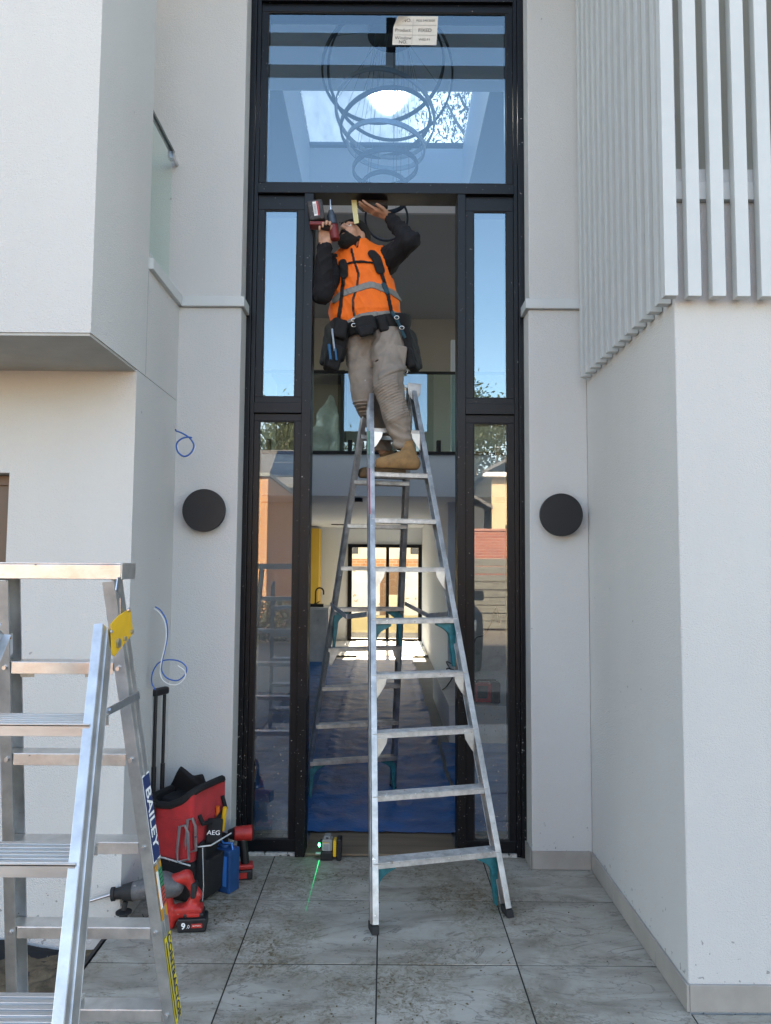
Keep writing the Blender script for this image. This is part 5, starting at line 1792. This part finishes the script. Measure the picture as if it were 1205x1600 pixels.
# drag folds below the knee pad and round the ankles
sl_ = .0050 * np.sin(Zt * 118 + 5 * Xt * 9 + 1.7 * np.sin(Xt * 31 + Yt * 17)) * np.clip((2.56 - Zt) * 8, 0, 1)
k0, k1 = PT(592, 594, 4.35), PT(622, 657, 4.36)
ax_ = (k1 - k0) / np.linalg.norm(k1 - k0)
s_ = (Xt - k0[0]) * ax_[0] + (Yt - k0[1]) * ax_[1] + (Zt - k0[2]) * ax_[2]
Lk = np.linalg.norm(k1 - k0)
inpad = np.clip(s_ / .012, 0, 1) * np.clip((Lk - s_) / .012, 0, 1) * (Yt < 4.44) * np.clip((.078 - abs(Xt - k0[0] - s_ * ax_[0] - .012)) / .008, 0, 1)
rib = (-.006 + .0040 * np.sin(s_ * 2 * math.pi / .0165)) * inpad
flap_ = -.012 * np.clip((-s_) / .006, 0, 1) * np.clip((s_ + .05) / .03, 0, 1) * (Yt < 4.5) * (Xt > -.045)
k2, k3 = PT(560, 622, 4.5), PT(573, 660, 4.6)
s2 = -(Zt - k2[2])
inp2 = (s2 > 0) * (s2 < .22) * (Yt < 4.62) * (Xt < -.07)
rib2 = (.0045 * np.sin(s2 * 2 * math.pi / .0175) - .004) * inp2
# thigh seams and cargo pocket edges
def crease(a, b, c, f, ph, amp):
    q = np.sin(f * (a * Xt + b * Yt + c * Zt) + ph + 1.8 * np.sin(9 * Zt + 7 * Xt))
    return amp * (1 - 2.2 * np.abs(q)) * (np.abs(q) < .6)


cr = crease(.8, .2, .6, 34, 1.0, .006) * np.clip((Zt - 2.93) * 6, 0, 1) + crease(-.7, .3, .7, 30, 2.2, .006) * np.clip((Zt - 2.80) * 4, 0, 1)
cr = cr + crease(.35, .2, .9, 62, .4, .0045) * np.clip((2.62 - Zt) * 8, 0, 1)
F.d = (F.d + w_ + sl_ + rib + flap_ + rib2 + cr * (1 - .8 * inpad)).astype(np.float32)
pk = PT(622, 565, 4.52)
F.rbox(pk, (.03, .07, .085), .012, rotm(0, 6, 20), .006)
tear = ell(PPt, PT(592, 566, 4.46), (.024, .04, .0065))
F.d = np.maximum(F.d, -tear)
F.d = np.maximum(F.d, -(np.minimum(np.where(True, 2.325 - Zt, 0), 1) * -1 * 0 + 1))
for aa, sg in ((ankL, 1), (ankR, 1)):
    pass
F.d = np.where((Yt > 4.66), np.maximum(F.d, (PT(601, 706, 4.85)[2] - .0) - Zt), np.maximum(F.d, PT(631, 703, 4.44)[2] - Zt)).astype(np.float32)
F.d = np.maximum(F.d, Zt - (3.185 + .20 * (Xt + .1))).astype(np.float32)
F.build('trousers', M_TROU, person, pof)


# boots: toes to the left
def boot(name, toe, heel, anklep, zs, m=M_BOOT):
    toe, heel = np.array(toe, float), np.array(heel, float)
    toe[2] = heel[2] = zs
    D = (toe - heel); L = np.linalg.norm(D); D /= L
    S = np.cross(D, [0, 0, 1])
    lo = np.minimum(np.minimum(toe, heel), anklep) - .09; hi = np.maximum(np.maximum(toe, heel), anklep) + .09
    F = Field(lo, hi, .0045)
    U = np.array([0, 0, 1.])
    F.cap(heel + D * .045 + U * .052, heel + D * .12 + U * .058, .038, .043, .02)
    F.cap(heel + D * .10 + U * .055, toe - D * .10 + U * .050, .043, .040, .03)
    F.cap(toe - D * .10 + U * .048, toe - D * .050 + U * .046, .042, .040, .02)
    F.cap(heel + D * .05 + U * .06, np.array(anklep) + U * .01, .040, .046, .03)
    F.cap(heel + D * .085 + U * .105, heel + D * .17 + U * .062, .036, .030, .04)
    F.mod(lambda P, d: d + .0012 * wob(P, 60, 9))
    F.d = np.maximum(F.d, (zs + .018) - F.P(allq)[2])
    b_ = F.build(name, m, person, pof)
    G_ = Field(lo, hi, .0045)
    G_.cap(heel + D * .045 + U * .02, toe - D * .05 + U * .02, .040, .046, .01)
    Pq = G_.P(allq)
    Zq = np.broadcast_arrays(*Pq)[2]
    sd = (Pq[0] - heel[0]) * D[0] + (Pq[1] - heel[1]) * D[1]
    G_.d = np.maximum(G_.d, np.abs(Zq - (zs + .015)) - .015)
    arch = np.maximum(np.abs(sd - .092) - .016, (Zq - (zs + .010)))
    G_.d = np.maximum(G_.d, -arch)
    G_.d = G_.d + (.002 * np.sign(np.sin(sd * 260)) * (Zq < zs + .014)).astype(np.float32)
    G_.build('sole', M_SOLE, b_)
    b_.children[0].location = (0, 0, 0)
    for v_ in b_.children[0].data.vertices: v_.co = v_.co - Vector(pof)
    # elastic gusset
    g = heel + D * .070 + U * .098
    Mx = np.stack([D, S, U], 1)
    Gf = Field(g - .06, g + .06, .004)
    Gf.rbox(g, (.016, .0475, .030), .008, Mx, 0)
    Gf.build('elastic_side', M_GORE, b_)
    for v_ in b_.children[1].data.vertices: v_.co = v_.co - Vector(pof)
    return b_


zs8 = .279 * 8 + .003
tL, hL = PT(584, 722, 4.315), PT(657, 722, 4.395)
boot('boot', tL, hL, ankL + np.array([.012, 0, -.005]), zs8)
tR, hR = PT(557, 745, 4.80), PT(640, 745, 4.90)
boot('boot', tR, hR, ankR + np.array([.01, 0, -.01]), zs8, mat('muddy_boot', (.17, .11, .06), .9, n_scale=25, n_amt=.3))

# tool belt with pouches
F = Field((-.40, 4.25, 2.95), (.26, 4.98, 3.42), .006)
PPb = F.P(allq); Xb, Yb, Zb = np.broadcast_arrays(*PPb)
bd = smin(cap(PPb, PT(562, 508, 4.65), PT(602, 502, 4.63), .148, .148, 1.12), cap(PPb, PT(580, 530, 4.65), PT(584, 480, 4.65), .15, .155, 1.12), .04)
mid = 3.175 + .20 * (Xb + .1) - .9 * np.clip(4.55 - Yb, 0, 1) * 0
F.d = np.maximum(np.abs(bd - .008) - .010, np.abs(Zb - mid) - .040).astype(np.float32)
F.mod(lambda P, d: d + .002 * wob(P, 40, 51))
belt = F.build('tool_belt', M_BLKFAB, person, pof)


def pouch(c, hsz, M, seed, name='pouch', m=M_BLKFAB, open_top=True, r=.02):
    F = Field(np.array(c) - max(hsz) * 1.6, np.array(c) + max(hsz) * 1.6, .0058)
    F.rbox(c, hsz, r, M, 0)
    P_ = F.P(allq)
    F.d = (F.d + .005 * wob(P_, 30, seed) + .003 * wob(P_, 75, seed + 1)).astype(np.float32)
    if open_top:
        x, y, z = loc(P_, c, M)
        F.d = np.maximum(F.d, -rbox((x, y, z - hsz[2]), (0, 0, 0), (hsz[0] - .010, hsz[1] - .010, .05), .008)).astype(np.float32)
    return F.build(name, m, person, pof)


pouch(PT(523, 536, 4.60), (.052, .10, .135), rotm(0, 8, 25), 60)
pouch(PT(521, 560, 4.50), (.045, .05, .080), rotm(0, 14, 20), 61)
pouch(PT(531, 515, 4.50), (.045, .035, .060), rotm(0, 12, 12), 62)
pouch(PT(641, 545, 4.62), (.040, .095, .125), rotm(0, -12, -20), 63)
pouch(PT(643, 562, 4.56), (.030, .06, .07), rotm(0, -16, -20), 64)
pouch(PT(571, 508, 4.46), (.062, .032, .052), rotm(0, -14, 4), 65, open_top=False, r=.022)
pouch(PT(572, 517, 4.435), (.045, .02, .030), rotm(0, -14, 4), 66, open_top=False, r=.012)
pouch(PT(598, 507, 4.50), (.03, .03, .05), rotm(0, -14, 4), 67)
hl = lambda a, b, r_, n_, m_: MB().tube([Vector(PT(*a)) - Vector(pof), Vector(PT(*b)) - Vector(pof)], r_, 8).build(n_, m_, person, smooth=True)
hl((514, 538, 4.44), (517, 562, 4.43), .009, 'pliers_handle', mat('teal_handle', (.01, .10, .22), .5))
hl((524, 545, 4.44), (526, 563, 4.43), .007, 'pliers_handle', MATS['teal_handle'])
hl((519, 514, 4.46), (523, 548, 4.44), .006, 'screwdriver_shaft', M_ZINC)
hl((612, 487, 4.47), (622, 503, 4.48), .012, 'teal_webbing', M_TEALSTRAP)
hl((622, 503, 4.48), (633, 528, 4.50), .010, 'teal_webbing', M_TEALSTRAP)
hl((578, 509, 4.425), (577, 512, 4.423), .006, 'yellow_mark', M_YELLOW)
for px_, py_, Y_ in ((553, 500, 4.45), (553, 508, 4.44), (620, 496, 4.46), (628, 512, 4.47)):
    c = Vector(PT(px_, py_, Y_)) - Vector(pof)
    MB().tube([c + Vector((.014 * math.cos(a), 0, .011 * math.sin(a))) for a in np.linspace(0, 5.8, 9)], .0022, 6, closed=True).build('steel_ring', M_ZINC, person, smooth=True)
cc = Vector(PT(634, 580, 4.52)) - Vector(pof)
MB().tube([cc + Vector((.012 * math.cos(a), 0, .016 * math.sin(a))) for a in np.linspace(0, 5.8, 9)], .002, 6, closed=True).build('steel_ring', M_ZINC, person, smooth=True)

# ------------------------------------------------------------------ driver in the right hand
dg_ = thing('cordless_driver', 'cordless driver with a dusty black battery held up to the door head by the worker', 'cordless driver', pt(518, 350, 4.375))
go = Vector(dg_.location)
gp = lambda x, y, Y=4.375: Vector(PT(x, y, Y)) - go
M_DKRED = mat('dark_red_plastic', (.17, .012, .014), .5, n_scale=30, n_amt=.3)
MB().cyl(gp(524, 375), gp(520.5, 352), .028, .031, n=20).build('rear_housing', M_DKRED, dg_, bevel=.006, smooth=True)
MB().cyl(gp(520.4, 351.5), gp(518, 337), .031, .027, n=20).cyl(gp(518, 337), gp(517, 329), .026, .014, n=20).build('gearbox', mat('blue_grey_cast', (.05, .065, .085), .4, .4, n_scale=50, n_amt=.2), dg_, smooth=True)
MB().cyl(gp(517, 329), gp(516.6, 324), .010, .009, n=12).cyl(gp(516.6, 324), gp(516, 312), .0045, .0035, n=8).build('bit', M_ZINC, dg_, smooth=True)
MB().cyl(gp(520, 357), gp(498, 353), .019, .021, n=16).build('grip', M_BLACK, dg_, smooth=True)
MB().box(-.045, .045, -.038, .038, -.012, .012).build('base', M_DKRED, dg_, bevel=.006).location = gp(496, 352.5)
bq = MB().box(-.046, .046, -.042, .040, -.062, .062).build('battery', mat('dusty_battery', (.045, .042, .045), .7, n_scale=35, n_amt=.4, specks=[(50, .66, (.2, .18, .17))]), dg_, bevel=.010)
bq.location = gp(494.5, 332); bq.rotation_euler = (0, R(-9), 0)
MB().box(-.014, .020, -.0432, -.0422, -.040, .048).build('label', M_WHITE, bq)
MB().box(.008, .020, -.0442, -.0433, -.040, .048).build('label_stripe', M_RED, bq)
for k in range(4): MB().box(-.010 + k * .004, -.0085 + k * .004, -.0440, -.0433, -.030, .035).build('print_line', M_INK, bq)
MB().box(-.05, -.048, -.03, .03, -.05, .05).build('side_ribs', M_RUBBER, bq)

tt = thing('masking_tape', 'strip of yellow masking tape hanging from the door head beside the worker', 'tape')
tv = [pt(549, 309, 4.50), pt(557, 309, 4.50), pt(558, 322, 4.50), pt(561, 348, 4.48), pt(553.5, 350, 4.48), pt(550, 323, 4.50)]
MB().add(tv + [p_ + Vector((0, .0012, 0)) for p_ in tv], [(0, 1, 2, 5), (5, 2, 3, 4), (6, 11, 8, 7), (11, 10, 9, 8), (0, 6, 7, 1), (1, 7, 8, 2), (2, 8, 9, 3), (3, 9, 10, 4), (4, 10, 11, 5), (5, 11, 6, 0)]).build('strip', M_TAPE, tt)
ph = thing('closer_plate', 'dark metal plate held against the door head by the flat left hand', 'metal plate')
pv = [pt(560, 306, 4.50), pt(607, 306, 4.50), pt(606, 317, 4.50), pt(596, 321.5, 4.50), pt(566, 322, 4.50), pt(558, 315, 4.50)]
MB().add(pv + [p_ + Vector((0, .08, 0)) for p_ in pv], [(0, 1, 2, 3, 4, 5), (11, 10, 9, 8, 7, 6)] + [(i, i + 6, (i + 1) % 6 + 6, (i + 1) % 6) for i in range(6)]).build('plate', mat('brown_black', (.02, .014, .014), .5), ph)

# ------------------------------------------------------------------ the street behind the camera (mirrored in the panes) and the yards behind the house
def brick_mat(name, c1, c2, mortar, scale=1.0):
    m = bpy.data.materials.new(name); m.use_nodes = True
    N, L = m.node_tree.nodes, m.node_tree.links
    b = N['Principled BSDF']; b.inputs['Roughness'].default_value = .85
    tc = N.new('ShaderNodeTexCoord'); sp = N.new('ShaderNodeSeparateXYZ'); L.new(tc.outputs['Object'], sp.inputs[0])
    ad = N.new('ShaderNodeMath'); L.new(sp.outputs['X'], ad.inputs[0]); L.new(sp.outputs['Y'], ad.inputs[1])
    cb = N.new('ShaderNodeCombineXYZ'); L.new(ad.outputs[0], cb.inputs[0]); L.new(sp.outputs['Z'], cb.inputs[1])
    br = N.new('ShaderNodeTexBrick'); L.new(cb.outputs[0], br.inputs['Vector'])
    br.inputs['Scale'].default_value = 1 / scale
    br.inputs['Brick Width'].default_value = .24; br.inputs['Row Height'].default_value = .086; br.inputs['Mortar Size'].default_value = .010
    br.inputs['Color1'].default_value = (*c1, 1); br.inputs['Color2'].default_value = (*c2, 1); br.inputs['Mortar'].default_value = (*mortar, 1)
    L.new(br.outputs['Color'], b.inputs['Base Color'])
    return m


M_BRICK_O = brick_mat('orange_brick', (.50, .24, .10), (.42, .18, .08), (.45, .36, .25))
M_BRICK_R = brick_mat('red_brick', (.36, .10, .06), (.28, .07, .045), (.36, .28, .22))
M_GREYR = mat('grey_render', (.24, .26, .25), .85, n_scale=2, n_amt=.08)
M_ROOF = mat('grey_roof_tiles', (.13, .13, .135), .8, n_scale=12, n_amt=.3, bump=.6, b_scale=15)
M_SOLAR = mat('solar_panel', (.012, .022, .05), .15, .2)
M_DARKWIN = mat('dark_window', (.02, .022, .025), .12)
M_SLEEPER = mat('weathered_timber', (.15, .15, .135), .9, n_scale=6, n_amt=.35, stretch=(1, 1, 8), bump=.5, b_scale=30)


def gable(name, x0, x1, y0, y1, z, h, m, parent, axis='x', over=.35):
    """pitched roof with a thickness"""
    x0, x1, y0, y1 = x0 - over, x1 + over, y0 - over, y1 + over
    if axis == 'x':
        ym = (y0 + y1) / 2
        a = [(x0, y0, z), (x1, y0, z), (x1, ym, z + h), (x0, ym, z + h), (x0, y1, z), (x1, y1, z)]
    else:
        xm = (x0 + x1) / 2
        a = [(x0, y0, z), (x0, y1, z), (xm, y1, z + h), (xm, y0, z + h), (x1, y0, z), (x1, y1, z)]
    b_ = [(p[0], p[1], p[2] - .12) for p in a]
    return MB().add(a + b_, [(0, 1, 2, 3), (3, 2, 5, 4), (6, 9, 8, 7), (9, 10, 11, 8), (0, 6, 7, 1), (4, 5, 11, 10), (0, 3, 9, 6), (3, 4, 10, 9), (1, 7, 8, 2), (2, 8, 11, 5)]).build(name, m, parent)


# brick house across, seen in the left sidelight
h1 = thing('brick_house', 'orange brick and grey rendered house with solar panels, mirrored in the lower left sidelight', 'house', (-4, -14, 0))
ho = Vector(h1.location)
rb = lambda *q: (q[0] - ho.x, q[1] - ho.x, q[2] - ho.y, q[3] - ho.y, q[4], q[5])
MB().box(*rb(-7.5, -2.95, -15, -9.6, -.2, 3.87)).build('brick_wing', M_BRICK_O, h1)
MB().box(*rb(-6.0, 1.2, -20, -15.6, 2.35, 4.3)).build('rendered_wall', M_GREYR, h1)
MB().box(*rb(-6.0, 1.2, -20, -16.6, -.2, 2.349)).build('wall', M_BRICK_O, h1)
w_ = MB().box(*rb(-2.9, -1.0, -16.62, -16.56, .9, 2.1)).build('window', M_DARKWIN, h1)
MB().box(*rb(-2.95, -2.9, -16.64, -16.5, .85, 2.15)).box(*rb(-2.05, -2.0, -16.64, -16.5, .9, 2.1)).box(*rb(-1.0, -.95, -16.64, -16.5, .85, 2.15)).build('frame', M_WHITE, w_)
MB().box(*rb(-2.32, -2.22, -15.75, -15.65, -.1, 2.349)).build('porch_post', M_WHITE, h1)
gable('roof', -6.0 - ho.x, 1.2 - ho.x, -20 - ho.y, -15.6 - ho.y, 4.3, 1.5, M_ROOF, h1)
MB().box(*rb(-7.6, -2.9, -15.05, -9.5, 3.871, 3.96)).build('parapet_cap', M_GREYR, h1)
for i in range(4):
    for j in range(2):
        x = -3.9 + i * 1.05; t0, t1 = .18 + j * .38, .18 + j * .38 + .34
        yb, ye = -15.25, -17.8
        pA, pB = Vector((x, yb + (ye - yb) * t0, 4.3 + 1.5 * t0 + .08)) - ho, Vector((x, yb + (ye - yb) * t1, 4.3 + 1.5 * t1 + .08)) - ho
        MB().add([pA, pA + Vector((1.0, 0, 0)), pB + Vector((1.0, 0, 0)), pB] + [q - Vector((0, 0, .05)) for q in (pA, pA + Vector((1.0, 0, 0)), pB + Vector((1.0, 0, 0)), pB)],
                 [(0, 1, 2, 3), (7, 6, 5, 4), (0, 4, 5, 1), (1, 5, 6, 2), (2, 6, 7, 3), (3, 7, 4, 0)]).build('solar_panel', M_SOLAR, h1)

# timber retaining wall and brick wall, seen in the right sidelight
rw = thing('retaining_wall', 'weathered grey timber sleeper wall mirrored in the lower right sidelight', 'retaining wall', (4.5, -12.4, 0))
for k in range(9):
    for i in range(3):
        random.seed(k * 7 + i)
        MB().box(-4 + i * 3.0 + .01, -4 + i * 3.0 + 2.99, -.09 + random.uniform(-.03, .03), .10, -.1 + k * .22, -.1 + k * .22 + .19 + random.uniform(0, .02)).build('sleeper', M_SLEEPER, rw, bevel=.012)
for x in (-2.5, -.6, 1.4, 3.4): MB().box(x - .08, x + .08, .101, .22, -.1, 1.9).build('post', M_SLEEPER, rw)
bwl = thing('brick_wall', 'red brick wall rising above the timber wall in the right sidelight', 'wall', (4.5, -13.6, 0))
MB().box(-5, 5, -.12, .12, -.1, 2.72).build('brickwork', M_BRICK_R, bwl)
MB().box(-5.02, 5.02, -.16, .16, 2.721, 2.79).build('capping', mat('brick_cap', (.4, .2, .15), .85), bwl)

h2 = thing('cream_house', 'cream rendered house with grey tiled roof mirrored in the right sidelight', 'house', (8, -21, 0))
ho = Vector(h2.location)
MB().box(*rb(4.0, 12, -26, -19, -.2, 5.2)).build('wall', M_CREAM, h2)
gable('roof', 4.0 - 8, 12 - 8, -26 + 21, -19 + 21, 5.2, 2.4, M_ROOF, h2, 'y', .4)
MB().box(*rb(3.62, 12.3, -18.98, -18.6, 5.0, 5.16)).build('gutter', M_WHITE, h2)
MB().box(*rb(4.5, 5.3, -18.995, -18.9, 2.9, 3.2)).build('window', M_DARKWIN, h2)
MB().box(*rb(3.9, 6.5, -18.9, -17.8, 2.75, 2.85)).build('awning', M_ROOF, h2)
MB().box(*rb(4.28, 4.36, -17.95, -17.87, 0, 2.74)).build('awning_post', M_WHITE, h2)
h3 = thing('dark_house', 'dark weatherboard house standing between the gum tree and the cream house', 'house', (2.3, -19, 0))
MB().box(-1.4, 1.4, -3, 0, -.2, 3.9).build('wall', mat('charcoal_boards', (.05, .055, .06), .8, n_scale=3, n_amt=.2), h3)
gable('roof', -1.4, 1.4, -3, 0, 3.9, 1.0, M_ROOF, h3, 'y', .3)


# car parked on the drive behind the camera
car = thing('parked_car', 'dark four wheel drive parked on the drive, mirrored in the lower right sidelight', 'car', (.72, -5.6, -.16))
prof = [(-2.2, .45), (-2.25, .9), (-2.1, 1.08), (-1.1, 1.16), (-.55, 1.72), (1.9, 1.76), (2.2, 1.2), (2.25, .5), (1.9, .38), (-1.9, .38)]
mcar = mat('dark_car_paint', (.012, .014, .017), .22, .3)
MB().prism([(-a, b2) for a, b2 in prof], (-.90, 0, 0), (0, 1, 0), (0, 0, 1), (1, 0, 0), 1.80).build('body', mcar, car, bevel=.05)
wsd = [(-1.06, 1.20), (-.56, 1.66)]
MB().add([(-.72, 1.085, 1.19), (.72, 1.085, 1.19), (.64, .585, 1.68), (-.64, .585, 1.68)], [(0, 1, 2, 3)]).build('windscreen', M_DARKWIN, car).location = (0, .03, .02)
for s_ in (-1, 1):
    MB().box(s_ * .905 - .004, s_ * .905 + .004, -1.8, .5, 1.2, 1.62).build('window', M_DARKWIN, car, bevel=.003)
    MB().box(s_ * .62 - .16, s_ * .62 + .16, 2.235, 2.27, .78, .95).build('headlight', M_WHITE, car, bevel=.02)
    MB().box(s_ * 1.0 - .09, s_ * 1.0 + .09, .75, .87, 1.2, 1.38).build('mirror', mcar, car, bevel=.03)
    for y in (-1.35, 1.4):
        w_ = MB().cyl((s_ * .72, y, .38), (s_ * .94, y, .38), .38, n=32).build('wheel', M_RUBBER, car, bevel=.03)
        MB().cyl((s_ * .90, y, .38), (s_ * .95, y, .38), .22, n=24).build('rim', M_ALU, w_, bevel=.01)
MB().box(-.7, .7, 2.255, 2.29, .5, .72).build('grille', M_BLACK, car, bevel=.01)
MB().box(-.5, -.47, 2.29, 2.31, .5, 1.15).box(.47, .5, 2.29, 2.31, .5, 1.15).box(-.5, .5, 2.29, 2.31, 1.12, 1.15).build('bull_bar', M_ALU, car)
MB().box(-.7, .7, -.9, .4, 1.80, 1.83).box(-.7, -.66, -.9, .4, 1.76, 1.80).box(.66, .7, -.9, .4, 1.76, 1.80).build('roof_rack', M_BLACK, car)

# rear neighbour seen through the back door
nb = thing('rear_neighbour', 'cream walled building with a brick band seen through the rear glass door', 'building', (0, 22, 0))
MB().box(-6, 6, 0, 3, -.2, 1.62).build('wall', mat('pale_render', (.78, .73, .63), .8, n_scale=3, n_amt=.08, specks=[(4, .62, (.45, .38, .27))]), nb)
MB().box(-6, 6, .02, 3, 1.621, 1.85).build('brick_band', M_BRICK_O, nb)
MB().box(-6, 6, .0, 3, 1.851, 3.0).build('upper_wall', mat('upper_cream', (.70, .63, .48), .8), nb)
w_ = MB().box(-.15, .45, -.03, -.004, 0, 1.6).build('door', mat('brown_door', (.22, .12, .06), .6), nb)
MB().box(.05, .42, -.05, -.031, .1, .8).build('panel', mat('pale_panel', (.7, .6, .4), .6), w_)
for x in (-1.3, .75): MB().box(x, x + .5, -.03, -.004, 2.0, 2.8).build('window', M_DARKWIN, nb)
MB().box(-6, 6, -1.6, -1.2, -.2, .28).build('garden_edge', mat('yellow_edge', (.5, .4, .2), .8), nb)


# ------------------------------------------------------------------ trees
def tree(name, base, H, spread, label, seed, leafc=(.05, .075, .03), nleaf=5200, leaf=.11, sparse=False, lean=0):
    rnd = random.Random(seed)
    t = thing(name, label, 'tree', base)
    tr = MB(); tips = []

    def limb(p, d, L_, r, lev):
        pts = [p]; q = p.copy(); dd = d.copy()
        n = 5
        for i in range(n):
            dd = (dd + Vector((rnd.uniform(-.22, .22), rnd.uniform(-.22, .22), rnd.uniform(-.05, .16)))).normalized()
            q = q + dd * L_ / n
            pts.append(q.copy())
        tr.tube(pts, [r * (1 - .55 * i / n) for i in range(n + 1)], 6 if lev < 2 else 4)
        if lev >= 3:
            tips.extend([pts[-1], pts[-2], pts[-3]]); return
        for i in range(rnd.choice((2, 3, 3)) + (1 if lev == 0 else 0)):
            k = rnd.choice((2, 3, 4, 5, 5))
            a = rnd.uniform(0, 6.28); s_ = spread * rnd.uniform(.5, 1.1)
            nd = (dd * .8 + Vector((math.cos(a) * s_, math.sin(a) * s_, rnd.uniform(.1, .6)))).normalized()
            limb(pts[k], nd, L_ * rnd.uniform(.52, .75), r * .52, lev + 1)

    limb(Vector((0, 0, 0)), Vector((lean, 0, 1)).normalized(), H * .42, H * .028, 0)
    tr.build('trunk', mat('gum_bark', (.24, .20, .16), .9, n_scale=5, n_amt=.4, stretch=(1, 1, .3)), t)
    v, f = [], []
    per = max(6, nleaf // max(1, len(tips)))
    for p in tips:
        rr = H * (.050 if sparse else .075)
        for _ in range(per):
            c = p + Vector((rnd.gauss(0, rr), rnd.gauss(0, rr), rnd.gauss(0, rr * .75)))
            a = Vector((rnd.gauss(0, 1), rnd.gauss(0, 1), rnd.gauss(-.4, 1))).normalized()
            b_ = a.orthogonal().normalized()
            s_ = leaf * rnd.uniform(.5, 1.2)
            n_ = len(v)
            v += [c - a * s_, c + b_ * s_ * .35, c + a * s_, c - b_ * s_ * .35]
            f.append((n_, n_ + 1, n_ + 2, n_ + 3))
    m = MB(); m.v = [tuple(q) for q in v]; m.f = f
    m.build('crown', mat('leaves_%d' % seed, leafc, .6, n_scale=1.2, n_amt=.35), t)
    return t


tree('gum_tree', (4.7, 18.5, 0), 17.0, .5, 'gum tree behind the house showing through the right half of the skylight', 3, nleaf=22000, leaf=.085, sparse=True, lean=.02)
tree('gum_tree', (4.0, -24.5, 0), 9.5, .55, 'tall thin gum tree mirrored at the top of the lower right sidelight', 5, (.075, .085, .05), 7000, .13, True)
tree('gum_tree', (-5.2, -31, 0), 11.0, .7, 'bushy green tree mirrored above the solar panels in the left sidelight', 6, (.06, .075, .03), 9000, .18)
tree('gum_tree', (-9.5, -30, 0), 10.0, .7, 'bushy tree standing left of the brick house across the street', 8, (.06, .075, .03), 6000, .18)
tree('gum_tree', (-1.0, -33, 0), 10.0, .7, 'round dark tree behind the brick house roof across the street', 9, (.05, .07, .03), 8000, .18)
tree('gum_tree', (2.6, -36, 0), 8.5, .7, 'low olive tree between the houses across the street', 10, (.06, .075, .03), 6000, .18)


def hedge(name, x0, x1, y, z, label, seed):
    rnd = random.Random(seed); v, f = [], []
    for _ in range(5000):
        x = rnd.uniform(x0, x1); c = Vector((x, y + rnd.gauss(0, .22), max(-.1, min(rnd.uniform(-.1, z), z + .1 * math.sin(x * 5)))))
        a = Vector((rnd.gauss(0, 1), rnd.gauss(0, 1), rnd.gauss(0, 1))).normalized(); b_ = a.orthogonal().normalized(); s_ = rnd.uniform(.03, .08)
        n_ = len(v); v += [c - a * s_, c + b_ * s_ * .5, c + a * s_, c - b_ * s_ * .5]; f.append((n_, n_ + 1, n_ + 2, n_ + 3))
    m = MB(); m.v = [tuple(q) for q in v]; m.f = f
    return tag(m.build(name, mat('hedge_leaves', (.07, .075, .045), .7, n_scale=3, n_amt=.4)), label, 'hedge')


hedge('hedge', -5.5, -.6, -8.6, .85, 'low scrubby hedge in front of the brick house, mirrored in the left sidelight', 4)
